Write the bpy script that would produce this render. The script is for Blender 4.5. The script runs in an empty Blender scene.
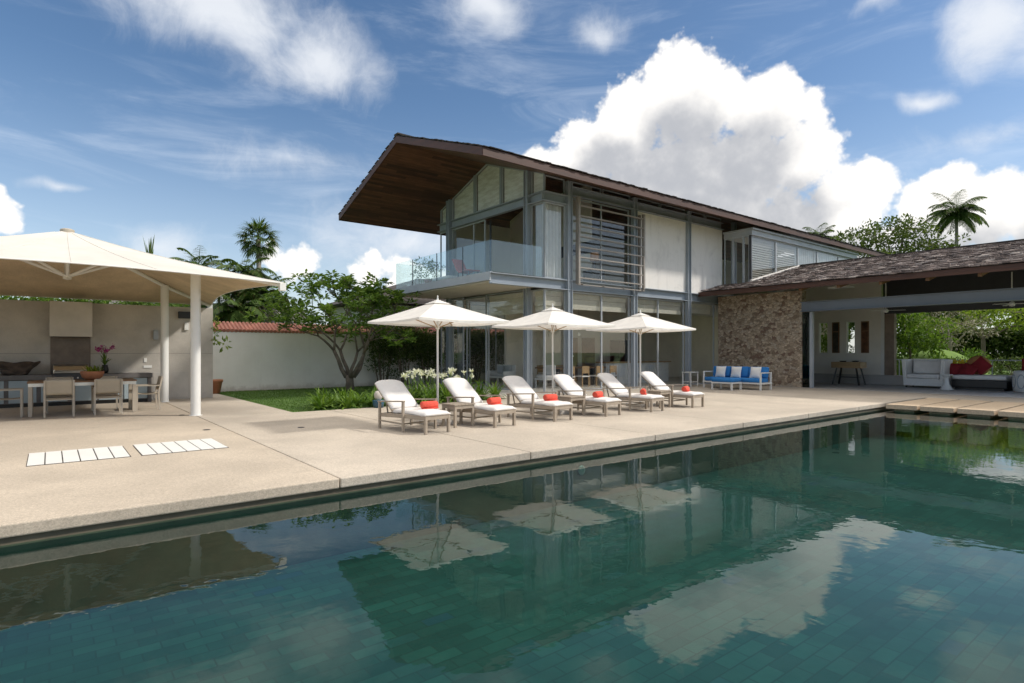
import bpy, bmesh, math, random
from mathutils import Vector, Matrix, noise as mnoise
R = math.radians
rnd = random.Random(7)
S = bpy.context.scene
COL = S.collection

# ------------------------------------------------------------------ camera
cam = bpy.data.objects.new('camera', bpy.data.cameras.new('camera'))
COL.objects.link(cam)
cam.location = (0, 0, 1.55)
cam.rotation_euler = (R(90), 0, -R(38.33))
cam.data.sensor_width = 36
cam.data.lens = 585 / 1024 * 36
cam.data.shift_y = 0.01025
cam.data.clip_start = 0.05
cam.data.clip_end = 3000
S.camera = cam

# ------------------------------------------------------------------ light and exposure
SUN = Vector((0.97, -0.78, 1.0)).normalized()      # towards the sun
SUN_EL = math.asin(SUN.z)
SUN_ROT = math.atan2(SUN.x, SUN.y)
sd = bpy.data.lights.new('sun', 'SUN')
sd.energy = 2.05
sd.angle = R(4.0)
sd.color = (1.0, 0.95, 0.87)
sun = bpy.data.objects.new('sun', sd)
COL.objects.link(sun)
sun.rotation_euler = (-SUN).to_track_quat('-Z', 'Y').to_euler()
sun.location = SUN * 60

S.view_settings.view_transform = 'Standard'
S.view_settings.look = 'None'
S.view_settings.exposure = 0.5
S.view_settings.gamma = 1
S.view_settings.use_curve_mapping = False
S.render.engine = 'CYCLES'
S.cycles.max_bounces = 8
S.cycles.use_adaptive_sampling = True
S.cycles.adaptive_threshold = 0.025
S.cycles.diffuse_bounces = 3
S.cycles.glossy_bounces = 4
S.cycles.transparent_max_bounces = 16
S.cycles.caustics_reflective = False
S.cycles.caustics_refractive = False
S.cycles.sample_clamp_indirect = 6
S.cycles.use_denoising = True

# ------------------------------------------------------------------ node expression helper
class N:
    """socket wrapper with arithmetic"""
    def __init__(s, nt, sock): s.nt, s.k = nt, sock
    def _m(s, op, *a, clamp=False):
        n = s.nt.nodes.new('ShaderNodeMath'); n.operation = op; n.use_clamp = clamp
        for i, v in enumerate((s,) + a):
            if isinstance(v, N): s.nt.links.new(v.k, n.inputs[i])
            else: n.inputs[i].default_value = v
        return N(s.nt, n.outputs[0])
    def __add__(s, o): return s._m('ADD', o)
    def __sub__(s, o): return s._m('SUBTRACT', o)
    def __mul__(s, o): return s._m('MULTIPLY', o)
    def __truediv__(s, o): return s._m('DIVIDE', o)
    def mx(s, o): return s._m('MAXIMUM', o)
    def mn(s, o): return s._m('MINIMUM', o)
    def pw(s, o): return s._m('POWER', o)
    def sqrt(s): return s._m('SQRT')
    def abs(s): return s._m('ABSOLUTE')
    def sat(s): return s._m('ADD', 0.0, clamp=True)
    def smooth(s, a, b):
        n = s.nt.nodes.new('ShaderNodeMapRange'); n.interpolation_type = 'SMOOTHSTEP'
        s.nt.links.new(s.k, n.inputs[0])
        n.inputs[1].default_value, n.inputs[2].default_value = a, b
        return N(s.nt, n.outputs[0])

def mixc(nt, f, a, b, blend='MIX'):
    n = nt.nodes.new('ShaderNodeMix'); n.data_type = 'RGBA'; n.blend_type = blend
    for i, v in ((0, f), (6, a), (7, b)):
        if isinstance(v, N): nt.links.new(v.k, n.inputs[i])
        elif i == 0: n.inputs[i].default_value = v
        else: n.inputs[i].default_value = (*v, 1)
    return N(nt, n.outputs[2])

def vmath(nt, op, a, b=None, out=0):
    n = nt.nodes.new('ShaderNodeVectorMath'); n.operation = op
    for i, v in enumerate((a, b)):
        if v is None: continue
        if isinstance(v, N): nt.links.new(v.k, n.inputs[i])
        elif op == 'SCALE' and i == 1: n.inputs[3].default_value = v
        else: n.inputs[i].default_value = v
    return N(nt, n.outputs[out])

def ntex(nt, vec, scale, detail=4, rough=0.5, dist=0.0, out='Fac'):
    n = nt.nodes.new('ShaderNodeTexNoise')
    n.inputs['Scale'].default_value = scale; n.inputs['Detail'].default_value = detail
    n.inputs['Roughness'].default_value = rough; n.inputs['Distortion'].default_value = dist
    if vec is not None: nt.links.new(vec.k, n.inputs['Vector'])
    return N(nt, n.outputs[out])

def vtex(nt, vec, scale, feature='F1', detail=0.0, rough=0.5, out='Distance', rand=1.0):
    n = nt.nodes.new('ShaderNodeTexVoronoi'); n.feature = feature
    n.inputs['Scale'].default_value = scale
    n.inputs['Randomness'].default_value = rand
    if 'Detail' in n.inputs: n.inputs['Detail'].default_value = detail; n.inputs['Roughness'].default_value = rough
    if vec is not None: nt.links.new(vec.k, n.inputs['Vector'])
    return N(nt, n.outputs[out])

# ------------------------------------------------------------------ sky with clouds
W = bpy.data.worlds.new('World'); S.world = W; W.use_nodes = True
nt = W.node_tree; nt.nodes.clear()
wout = nt.nodes.new('ShaderNodeOutputWorld'); bg = nt.nodes.new('ShaderNodeBackground')
nt.links.new(bg.outputs[0], wout.inputs[0])
sky = nt.nodes.new('ShaderNodeTexSky'); sky.sky_type = 'NISHITA'; sky.sun_disc = False
sky.sun_elevation = SUN_EL; sky.sun_rotation = SUN_ROT
sky.air_density = 1.0; sky.dust_density = 0.6; sky.ozone_density = 2.0; sky.altitude = 0
bg.inputs[1].default_value = 0.105
tc = nt.nodes.new('ShaderNodeTexCoord')
D0 = vmath(nt, 'NORMALIZE', N(nt, tc.outputs['Generated']))
A0 = R(38.33)                                        # compass bearing the house is seen at
FWD = (math.sin(A0), math.cos(A0), 0); RGT = (math.cos(A0), -math.sin(A0), 0)
def azel(D):
    f = vmath(nt, 'DOT_PRODUCT', D, FWD, 1); r = vmath(nt, 'DOT_PRODUCT', D, RGT, 1)
    z = vmath(nt, 'DOT_PRODUCT', D, (0, 0, 1), 1)
    return r._m('ARCTAN2', f) * 57.29578, z._m('ARCSINE') * 57.29578
# cumulus heaps: bearing from FWD (deg), elevation (deg), half width, half height, strength
HEAPS = [(17.2, 22.6, 6.6, 6.4, 1.2), (11.5, 21.6, 5.6, 4.8, 1.05), (22.8, 21.0, 5.8, 5.2, 1.1), (8.0, 18.8, 6.5, 5.0, 1.0), (3.2, 17.5, 4.5, 3.4, .85),
         (26.5, 16.5, 5.0, 4.6, 1.0), (17, 15.5, 13, 6.5, 1.25), (30.0, 12.8, 5.5, 4.0, 1.05), (22, 10, 18, 6.0, 1.1),
         (36.0, 12.0, 4.4, 4.6, 1.1), (39.8, 10.5, 5.0, 5.0, 1.1), (44, 9.8, 6.0, 5.4, 1.1), (34, 6.5, 13, 4.2, .9),
         (-41.8, 11.0, 2.6, 2.6, 1.0), (-44.5, 10.0, 4, 3.6, 1.0), (-20.5, 8.2, 4.6, 3.2, .82), (-13.5, 7.8, 4.8, 3.0, .78), (-8, 6.5, 8, 2.6, .8), (-27, 6, 5, 2.2, .6),
         (75, 16, 16, 9, 1.0), (100, 26, 20, 12, .9), (140, 20, 22, 12, .95), (-75, 20, 18, 9, .85), (-120, 18, 22, 9, .9), (180, 30, 24, 12, .8)]
# torn thin cloud: the same numbers, soft edged
WISPS = [(-27, 28.0, 13, 5.0, 1.2), (-18, 25.5, 7.5, 5.0, 1.2), (-37, 30, 11, 4.5, 1.0), (-2.4, 30.0, 5.5, 2.8, 1.05), (8.5, 28.4, 3.4, 2.0, .7), (39.5, 23.6, 4.6, 3.8, 1.25), (43, 22, 4, 3.5, 1.1),
         (35.4, 19.4, 2.6, 1.1, 1.0), (31.8, 26.0, 2.6, .9, .8), (-37.5, 12.6, 2.6, .6, .8), (0, 10, 9, 5.5, .95), (-10, 10.5, 14, 5, .85), (-31, 8.6, 6, 3, .8), (-20, 16.5, 14, 2.0, .55), (2, 14.5, 8, 5, .7), (38, 16.5, 9, 1.5, .5)]
def field(az, el, heaps, k=0.15):
    best = None
    for a, e, ra, re, w in heaps:
        dx = (az - a) * (1 / ra); dy = (el - e) * (1 / re)
        h = ((dx * dx + dy * dy).sqrt() * -1.0 + 1.0) * w
        best = h if best is None else best._m('SMOOTH_MAX', h, k)
    return best.mx(-1.0)
def billow(D):
    b1 = vtex(nt, D, 15.0, 'SMOOTH_F1', 4.0, .6)
    f1 = ntex(nt, D, 26.0, 7, .6)
    return (b1 * -1.0 + .44) * 0.52 + (f1 - .5) * 0.36
wob = ntex(nt, D0, 8.0, 3, .5, 0, 'Color')
Dw = vmath(nt, 'ADD', D0, vmath(nt, 'SCALE', vmath(nt, 'SUBTRACT', wob, (.5, .5, .5)), 0.075))
azw, elw = azel(Dw)
heap = field(azw, elw, HEAPS)
bil = billow(D0)
bil2 = billow(vmath(nt, 'ADD', D0, (SUN.x * .018, SUN.y * .018, .022)))
dens = heap + bil
alpha = dens.smooth(0.0, 0.20)
over = field(azw + 1.2, elw + 4.6, HEAPS)              # how much cloud lies above, towards the light
thick = (over + bil * .14).smooth(-0.05, 0.62)
lit = (thick * -0.74 + 0.92 + (bil - bil2) * .60).sat()
az0, el0 = azel(D0)
ccol = mixc(nt, lit.smooth(0.05, 1.0), (3.6, 3.7, 3.95), (8.1, 7.85, 7.5))
wn_ = ntex(nt, Dw, 7.5, 9, .66, .3)
wisp = (field(azw, elw, WISPS, .25) * .95 + (wn_ - .52) * 1.5 - .06).smooth(0.0, 1.0)
# thin streaks of high cloud
mp = nt.nodes.new('ShaderNodeMapping'); mp.inputs['Scale'].default_value = (1.3, 1.6, 7.0); mp.inputs['Rotation'].default_value = (R(8), R(-10), 0)
nt.links.new(D0.k, mp.inputs[0])
ci = ntex(nt, N(nt, mp.outputs[0]), 2.6, 9, .62, .6).smooth(.46, .80) * 0.26
haze = (el0 * -1.0 + 24.0) * (1 / 24.0)
haze = haze.sat().pw(1.8) * 0.52
base = N(nt, sky.outputs[0])
hs = nt.nodes.new('ShaderNodeHueSaturation'); hs.inputs['Saturation'].default_value = 1.12; hs.inputs['Value'].default_value = 0.86
nt.links.new(base.k, hs.inputs['Color'])
c1 = mixc(nt, ci, N(nt, hs.outputs[0]), (6.8, 7.3, 8.0))
c1 = mixc(nt, haze, c1, (6.4, 6.9, 7.6))
fill_veil = el0.smooth(31.0, 52.0) * .92                  # bright sheet added overhead, above the view, as warm neutral fill light
c1 = mixc(nt, fill_veil, c1, (11.6, 10.7, 9.5))
c1 = mixc(nt, wisp * .85, c1, (6.3, 6.5, 6.8))
c2 = mixc(nt, alpha * 0.98, c1, ccol)
nt.links.new(c2.k, bg.inputs[0])

# ------------------------------------------------------------------ mesh builder
class MB:
    def __init__(s): s.v, s.f = [], []
    def add(s, vs, fs):
        b = len(s.v); s.v += [tuple(p) for p in vs]; s.f += [tuple(i + b for i in f) for f in fs]; return s
    def box(s, x0, y0, z0, x1, y1, z1):
        if x0 > x1: x0, x1 = x1, x0
        if y0 > y1: y0, y1 = y1, y0
        if z0 > z1: z0, z1 = z1, z0
        v = [(x0,y0,z0),(x1,y0,z0),(x1,y1,z0),(x0,y1,z0),(x0,y0,z1),(x1,y0,z1),(x1,y1,z1),(x0,y1,z1)]
        return s.add(v, [(3,2,1,0),(4,5,6,7),(0,1,5,4),(1,2,6,5),(2,3,7,6),(3,0,4,7)])
    def obox(s, c, size, M):
        """box of given size at c turned by matrix M"""
        hx, hy, hz = (k / 2 for k in size); c = Vector(c)
        v = [c + M @ Vector(p) for p in ((-hx,-hy,-hz),(hx,-hy,-hz),(hx,hy,-hz),(-hx,hy,-hz),(-hx,-hy,hz),(hx,-hy,hz),(hx,hy,hz),(-hx,hy,hz))]
        return s.add(v, [(3,2,1,0),(4,5,6,7),(0,1,5,4),(1,2,6,5),(2,3,7,6),(3,0,4,7)])
    def bar(s, p, q, w, h, up=(0, 0, 1)):
        p, q = Vector(p), Vector(q); d = (q - p); L = d.length; d.normalize()
        u = Vector(up)
        if abs(d.dot(u)) > .98: u = Vector((1, 0, 0))
        a = d.cross(u).normalized(); b = a.cross(d)
        M = Matrix((d, a, b)).transposed()
        return s.obox((p + q) / 2, (L, w, h), M)
    def tube(s, pts, rad, n=8, cap=True):
        pts = [Vector(p) for p in pts]
        if not hasattr(rad, '__len__'): rad = [rad] * len(pts)
        vs, fs = [], []; ref = None
        for i, p in enumerate(pts):
            d = (pts[min(i+1, len(pts)-1)] - pts[max(i-1, 0)]).normalized()
            if ref is None:
                ref = Vector((1, 0, 0)) if abs(d.x) < .9 else Vector((0, 1, 0))
            a = (ref - d * ref.dot(d)).normalized(); b = d.cross(a); ref = a
            for k in range(n):
                t = 2 * math.pi * k / n
                vs.append(p + (a * math.cos(t) + b * math.sin(t)) * rad[i])
        for i in range(len(pts) - 1):
            for k in range(n):
                fs.append((i*n+k, i*n+(k+1) % n, (i+1)*n+(k+1) % n, (i+1)*n+k))
        if cap:
            fs.append(tuple(range(n))[::-1]); fs.append(tuple((len(pts)-1)*n + k for k in range(n)))
        return s.add(vs, fs)
    def lathe(s, prof, n=20, c=(0, 0, 0), cap=True):
        vs, fs = [], []
        for r, z in prof:
            for k in range(n):
                t = 2 * math.pi * k / n
                vs.append((c[0] + r * math.cos(t), c[1] + r * math.sin(t), c[2] + z))
        for i in range(len(prof) - 1):
            for k in range(n):
                fs.append((i*n+k, i*n+(k+1) % n, (i+1)*n+(k+1) % n, (i+1)*n+k))
        if cap:
            fs.append(tuple(range(n))[::-1]); fs.append(tuple((len(prof)-1)*n + k for k in range(n)))
        return s.add(vs, fs)
    def prism(s, poly, axis, a, b):
        """poly: 2-D points in the other two axes (in x,y,z order), extruded along axis from a to b"""
        n = len(poly)
        def mk(p, t): return {'x': (t, p[0], p[1]), 'y': (p[0], t, p[1]), 'z': (p[0], p[1], t)}[axis]
        vs = [mk(p, a) for p in poly] + [mk(p, b) for p in poly]
        fs = [tuple(range(n))[::-1], tuple(range(n, 2*n))] + [(k, (k+1) % n, n+(k+1) % n, n+k) for k in range(n)]
        return s.add(vs, fs)
    def grid(s, fn, nu, nv):
        vs = [fn(i / nu, j / nv) for j in range(nv + 1) for i in range(nu + 1)]
        fs = [(j*(nu+1)+i, j*(nu+1)+i+1, (j+1)*(nu+1)+i+1, (j+1)*(nu+1)+i) for j in range(nv) for i in range(nu)]
        return s.add(vs, fs)
    def build(s, name, mat, parent=None, smooth=False, bevel=0.0, world=True, solid=0.0, recalc=True, sub=0):
        me = bpy.data.meshes.new(name)
        off = Vector((0, 0, 0))
        if parent is not None and world:
            p = parent
            while p is not None: off += p.location; p = p.parent
        me.from_pydata([Vector(v) - off for v in s.v], [], s.f)
        if recalc:
            bm = bmesh.new(); bm.from_mesh(me)
            bmesh.ops.recalc_face_normals(bm, faces=bm.faces); bm.to_mesh(me); bm.free()
        me.materials.append(mat)
        if smooth: me.polygons.foreach_set('use_smooth', [True] * len(me.polygons))
        o = bpy.data.objects.new(name, me); COL.objects.link(o)
        if parent is not None: o.parent = parent
        if solid:
            m = o.modifiers.new('solid', 'SOLIDIFY'); m.thickness = solid; m.offset = 0
        if bevel:
            m = o.modifiers.new('bevel', 'BEVEL'); m.width = bevel; m.segments = 2; m.limit_method = 'ANGLE'; m.angle_limit = R(40)
        if sub:
            m = o.modifiers.new('sub', 'SUBSURF'); m.levels = sub; m.render_levels = sub
        return o

def tag(o, label, cat, group=None):
    o['label'] = label; o['category'] = cat
    if group: o['group'] = group
    return o
def thing(name, label, cat, loc=(0, 0, 0), rz=0, group=None):
    o = bpy.data.objects.new(name, None); COL.objects.link(o)
    o.location = loc; o.rotation_euler = (0, 0, rz); o.empty_display_size = .2
    return tag(o, label, cat, group)
def setting(o, kind='structure'): o['kind'] = kind; return o
def copy_tree(o, parent=None):
    c = o.copy(); COL.objects.link(c); c.parent = parent
    for ch in list(o.children): copy_tree(ch, c)
    return c
def place_copy(proto, loc, rz, label, first):
    """the first use takes the prototype itself, later ones copy it with all its parts"""
    o = proto if first else copy_tree(proto)
    o.location = loc; o.rotation_euler = (0, 0, rz); o['label'] = label
    return o

# ------------------------------------------------------------------ materials
def newmat(name):
    m = bpy.data.materials.new(name); m.use_nodes = True
    t = m.node_tree; b = t.nodes['Principled BSDF']
    return m, t, b
def obj_coord(t): 
    n = t.nodes.new('ShaderNodeTexCoord'); return N(t, n.outputs['Object'])
def geo(t, k):
    n = t.nodes.new('ShaderNodeNewGeometry'); return N(t, n.outputs[k])
def bump(t, b, h, strength, dist=0.01):
    n = t.nodes.new('ShaderNodeBump'); n.inputs['Strength'].default_value = strength; n.inputs['Distance'].default_value = dist
    t.links.new(h.k, n.inputs['Height']); t.links.new(n.outputs[0], b.inputs['Normal']); return n
def mul(c, k): return tuple(min(1, x * k) for x in c)
def M(name, col, rough=.6, var=.12, scale=3.0, bmp=0.0, bscale=60, metal=0, spec=.5, col2=None, pos=False, fine=0.0, fscale=120, stretch=None):
    m, t, b = newmat(name)
    v = geo(t, 'Position') if pos else obj_coord(t)
    if stretch:
        mp = t.nodes.new('ShaderNodeMapping'); mp.inputs['Scale'].default_value = stretch
        t.links.new(v.k, mp.inputs[0]); v = N(t, mp.outputs[0])
    f = ntex(t, v, scale, 6, .6).smooth(.25, .75)
    a, c = (mul(col, 1 - var), col2 or mul(col, 1 + var))
    k = mixc(t, f, a, c)
    if fine:
        g = ntex(t, v, fscale, 2, .6)
        k = mixc(t, 1.0, k, mixc(t, g.smooth(.3, .7), (1 - fine,) * 3, (1 + fine,) * 3), 'MULTIPLY')
    t.links.new(k.k, b.inputs['Base Color'])
    b.inputs['Roughness'].default_value = rough; b.inputs['Metallic'].default_value = metal
    b.inputs['Specular IOR Level'].default_value = spec
    if bmp: bump(t, b, ntex(t, v, bscale, 5, .6), bmp)
    return m
def fabric(name, col, trans=0.25, scale=4, var=.05):
    m, t, b = newmat(name)
    v = obj_coord(t)
    k = mixc(t, ntex(t, v, scale, 5, .6).smooth(.3, .7), mul(col, 1 - var), mul(col, 1 + var))
    t.links.new(k.k, b.inputs['Base Color']); b.inputs['Roughness'].default_value = .85
    bump(t, b, ntex(t, v, 350, 2), .15, .002)
    tr = t.nodes.new('ShaderNodeBsdfTranslucent'); t.links.new(k.k, tr.inputs[0])
    mx = t.nodes.new('ShaderNodeMixShader'); mx.inputs[0].default_value = trans
    t.links.new(b.outputs[0], mx.inputs[1]); t.links.new(tr.outputs[0], mx.inputs[2])
    t.links.new(mx.outputs[0], t.nodes['Material Output'].inputs[0])
    return m
def schlick(t, normal=None, f0=.04):
    g = t.nodes.new('ShaderNodeNewGeometry')
    n = normal if normal is not None else N(t, g.outputs['Normal'])
    d = vmath(t, 'DOT_PRODUCT', n, N(t, g.outputs['Incoming']), 1).abs()
    return (d * -1.0 + 1.0).sat().pw(5.0) * (1 - f0) + f0
def glass(name, tint=(.86, .92, .90), f0=.06, rough=0.0):
    m, t, b = newmat(name); t.nodes.remove(b)
    tr = t.nodes.new('ShaderNodeBsdfTransparent'); tr.inputs[0].default_value = (*tint, 1)
    gl = t.nodes.new('ShaderNodeBsdfGlossy'); gl.inputs['Roughness'].default_value = rough
    mx = t.nodes.new('ShaderNodeMixShader')
    t.links.new(schlick(t, None, f0).k, mx.inputs[0])
    t.links.new(tr.outputs[0], mx.inputs[1]); t.links.new(gl.outputs[0], mx.inputs[2])
    t.links.new(mx.outputs[0], t.nodes['Material Output'].inputs[0])
    return m
def leafmat(name, a, b_, trans=.3, rough=.5, dry=None):
    m, t, b = newmat(name)
    r = geo(t, 'Random Per Island')
    k = mixc(t, r, a, b_)
    if dry is not None: k = mixc(t, r.smooth(.93, .97), k, dry)
    t.links.new(k.k, b.inputs['Base Color']); b.inputs['Roughness'].default_value = rough
    b.inputs['Specular IOR Level'].default_value = .35
    tr = t.nodes.new('ShaderNodeBsdfTranslucent')
    t.links.new(mixc(t, 1.0, k, (1.3, 1.35, .7), 'MULTIPLY').k, tr.inputs[0])
    mx = t.nodes.new('ShaderNodeMixShader'); mx.inputs[0].default_value = trans
    t.links.new(b.outputs[0], mx.inputs[1]); t.links.new(tr.outputs[0], mx.inputs[2])
    t.links.new(mx.outputs[0], t.nodes['Material Output'].inputs[0])
    return m

def deck_mat(name, col):
    m, t, b = newmat(name); v = geo(t, 'Position')
    big = ntex(t, v, .45, 6, .62, .4)
    k = mixc(t, big.smooth(.3, .72), mul(col, .82), mul(col, 1.08))
    st = ntex(t, v, 1.9, 8, .7, .8).smooth(.56, .74)
    k = mixc(t, st * .5, k, mul(col, .64))
    sp = vtex(t, v, 95, 'F1', 0, .5, 'Color')
    sepr = t.nodes.new('ShaderNodeSeparateColor'); t.links.new(sp.k, sepr.inputs[0])
    g = N(t, sepr.outputs[0])
    k = mixc(t, 1.0, k, mixc(t, g, (.84, .83, .81), (1.12, 1.12, 1.12)), 'MULTIPLY')
    g2 = ntex(t, v, 26, 3, .7)
    k = mixc(t, 1.0, k, mixc(t, g2.smooth(.3, .7), (.9, .9, .9), (1.08, 1.08, 1.08)), 'MULTIPLY')
    t.links.new(k.k, b.inputs['Base Color']); b.inputs['Roughness'].default_value = .8
    bump(t, b, g, .15, .003)
    return m
m_deck_warm = deck_mat('aggregate_warm', (.53, .455, .365))
m_deck_grey = deck_mat('aggregate_grey', (.54, .475, .395))
m_slab = deck_mat('aggregate_slab', (.62, .49, .35))
m_joint = M('joint_dark', (.05, .042, .035), .9)
m_white_paint = M('white_paint', (.78, .77, .74), .45, .04, 2)
m_white_wall = M('white_render', (.82, .775, .70), .85, .07, .7, .15, 40, pos=True)
m_conc = M('board_concrete', (.49, .45, .40), .8, .16, 1.2, .2, 30, pos=True, fine=.06, fscale=40)
m_conc_light = M('smooth_concrete', (.55, .51, .46), .75, .10, 1.6, .1, 30, pos=True)
m_dark_conc = M('worktop_stone', (.13, .12, .115), .5, .2, 4)
m_steel = M('grey_blue_paint', (.30, .335, .375), .42, .07, 1.5, pos=True)
m_steel_lt = M('pale_grey_paint', (.40, .425, .45), .45, .07, 1.5, pos=True)
m_dark_metal = M('dark_metal', (.035, .036, .04), .4)
m_alu = M('brushed_aluminium', (.62, .60, .57), .35, .05, 8, metal=.9)
m_stainless = M('stainless', (.66, .65, .63), .28, .06, 6, metal=1)
m_glass = glass('window_glass', (.985, .992, .986), .055)
m_balglass = glass('railing_glass', (.92, .975, .975), .08)
m_panel = None
m_curtain = fabric('sheer_curtain', (.90, .90, .88), .4)
m_blind = fabric('roman_blind', (.86, .83, .74), .45)
m_bamboo = M('bamboo_blind', (.90, .87, .82), .75, .22, 3, .1, 40, stretch=(.6, .6, 2.6), pos=True)
m_lining = M('woven_lining', (.60, .47, .32), .9, .16, 1.3, .2, 90, fine=.08, fscale=30)
m_canvas = fabric('parasol_canvas', (.87, .85, .81), .28)
m_tensile = fabric('tensile_fabric', (.86, .835, .785), .30, 1.2)
m_cushion = fabric('white_cushion', (.82, .79, .76), .0)
m_teak = M('weathered_teak', (.36, .30, .235), .7, .16, 8, .15, 60, stretch=(1, .3, 1))
m_taupe_sling = fabric('taupe_sling', (.50, .43, .33), .1)
m_taupe_metal = M('taupe_metal', (.46, .40, .32), .5, .06)
m_towel = M('red_towel', (.74, .10, .065), .95, .12, 14, .5, 180)
m_blue = M('blue_cushion', (.03, .20, .52), .9, .08, 5, .2, 250)
m_coral = M('coral_fabric', (.60, .15, .12), .9)
m_redc = M('red_cushion', (.24, .015, .022), .9, .15, 6, .2, 200)
m_orange = M('orange_cushion', (.46, .22, .09), .9, .12, 5, .2, 200)
m_terracotta = M('terracotta', (.42, .17, .085), .8, .14, 6, .1)
m_redtile = M('red_tile', (.47, .20, .145), .8, .22, 2.5, .2, 30, pos=True)
m_bark = M('grey_bark', (.17, .135, .105), .9, .3, 5, .6, 25)
m_bark_pale = M('pale_bark', (.30, .27, .22), .9, .25, 5, .5, 25)
m_brown_wood = M('brown_wood', (.22, .12, .06), .5, .2, 3, stretch=(1, .2, 1))
m_oak = M('oak_wood', (.40, .26, .13), .5, .15, 5, stretch=(1, .2, 1))
m_driftwood = M('driftwood', (.085, .062, .048), .9, .4, 6, .7, 18)
m_ceiling = M('beige_ceiling', (.58, .53, .45), .8, .06, 1, pos=True)
m_inner_wall = M('inner_wall_beige', (.72, .66, .57), .8, .05, 1, pos=True)
m_inner_floor = M('inner_stone_floor', (.60, .555, .50), .35, .08, .8, pos=True)
m_terrace_floor = M('terrace_stone', (.44, .42, .40), .45, .1, .7, pos=True, fine=.05)
m_shingle_dark = M('dark_shingle', (.045, .036, .032), .8, .4, 4, .4, 20, pos=True)
m_fascia = M('fascia_wood', (.070, .026, .014), .55, .28, 1.2, .15, 20, pos=True, stretch=(.35, .35, 6))
m_black = M('black_plastic', (.012, .012, .013), .4)

def plank_mat():
    m, t, b = newmat('soffit_planks'); v = geo(t, 'Position')
    sp = t.nodes.new('ShaderNodeSeparateXYZ'); t.links.new(v.k, sp.inputs[0])
    y = N(t, sp.outputs[1]) * 7.0
    row = y._m('FLOOR')
    cmb = t.nodes.new('ShaderNodeCombineXYZ')
    x = N(t, sp.outputs[0]) * .42 + row * .377
    t.links.new(x._m('FLOOR').k, cmb.inputs[0]); t.links.new(row.k, cmb.inputs[1])
    wn = t.nodes.new('ShaderNodeTexWhiteNoise'); t.links.new(cmb.outputs[0], wn.inputs[0])
    w = N(t, wn.outputs[0])
    mp = t.nodes.new('ShaderNodeMapping'); mp.inputs['Scale'].default_value = (1, 14, 14); t.links.new(v.k, mp.inputs[0])
    g = ntex(t, N(t, mp.outputs[0]), 2.2, 6, .65, .5)
    k = mixc(t, w, (.045, .022, .013), (.15, .07, .036))
    k = mixc(t, 1.0, k, mixc(t, g.smooth(.25, .75), (.55, .5, .48), (1.5, 1.45, 1.4)), 'MULTIPLY')
    fr = y._m('FRACT'); gap = (fr - .5).abs().smooth(.46, .49)
    k = mixc(t, gap, k, (.008, .005, .004))
    t.links.new(k.k, b.inputs['Base Color']); b.inputs['Roughness'].default_value = .5
    return m
m_soffit = plank_mat()

def stone_mat():
    m, t, b = newmat('rubble_stone'); v = geo(t, 'Position')
    wob = ntex(t, v, 7, 3, .5, 0, 'Color')
    vv = vmath(t, 'ADD', v, vmath(t, 'SCALE', vmath(t, 'SUBTRACT', wob, (.5, .5, .5)), .09))
    mp = t.nodes.new('ShaderNodeMapping'); mp.inputs['Scale'].default_value = (1, 1, 1.35); t.links.new(vv.k, mp.inputs[0])
    vv = N(t, mp.outputs[0])
    c = vtex(t, vv, 7.0, 'F1', 0, .5, 'Color')
    e = vtex(t, vv, 7.0, 'DISTANCE_TO_EDGE')
    sc = t.nodes.new('ShaderNodeSeparateColor'); t.links.new(c.k, sc.inputs[0])
    r1, r2 = N(t, sc.outputs[0]), N(t, sc.outputs[1])
    k = mixc(t, r1, (.26, .185, .125), (.64, .51, .37))
    k = mixc(t, r2.smooth(.74, .95), k, (.52, .43, .33))
    k = mixc(t, r2.smooth(.16, .05), k, (.23, .14, .10))
    k = mixc(t, 1.0, k, mixc(t, ntex(t, v, 30, 5, .7).smooth(.25, .75), (.75,)*3, (1.2,)*3), 'MULTIPLY')
    k = mixc(t, e.smooth(.045, .0), k, (.12, .095, .075))
    t.links.new(k.k, b.inputs['Base Color']); b.inputs['Roughness'].default_value = .85
    bump(t, b, e.smooth(0, .16) + ntex(t, v, 22, 4) * .3, .6, .035)
    return m
m_stone = stone_mat()

def shingle_mat():
    m, t, b = newmat('weathered_shingle'); v = geo(t, 'Position')
    r = geo(t, 'Random Per Island')
    k = mixc(t, r, (.05, .036, .034), (.24, .185, .165))
    k = mixc(t, r.smooth(.80, .92), k, (.40, .35, .325))
    k = mixc(t, 1.0, k, mixc(t, ntex(t, v, 9, 5, .7).smooth(.25, .75), (.6,)*3, (1.25,)*3), 'MULTIPLY')
    t.links.new(k.k, b.inputs['Base Color']); b.inputs['Roughness'].default_value = .85
    bump(t, b, ntex(t, v, 40, 4), .3)
    return m
m_shingle = shingle_mat()

def panel_mat():
    m, t, b = newmat('stained_white_panel'); v = geo(t, 'Position')
    mp = t.nodes.new('ShaderNodeMapping'); mp.inputs['Scale'].default_value = (1, 1, .16); t.links.new(v.k, mp.inputs[0])
    s1 = ntex(t, N(t, mp.outputs[0]), 3.2, 8, .7, .3).smooth(.48, .80)
    s2 = ntex(t, v, 1.1, 8, .72, .8).smooth(.50, .72)
    k = mixc(t, s1 * .32, (.86, .82, .77), (.42, .39, .36))
    k = mixc(t, s2 * .24, k, (.38, .36, .35))
    t.links.new(k.k, b.inputs['Base Color']); b.inputs['Roughness'].default_value = .75
    return m
m_panel = panel_mat()

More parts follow.
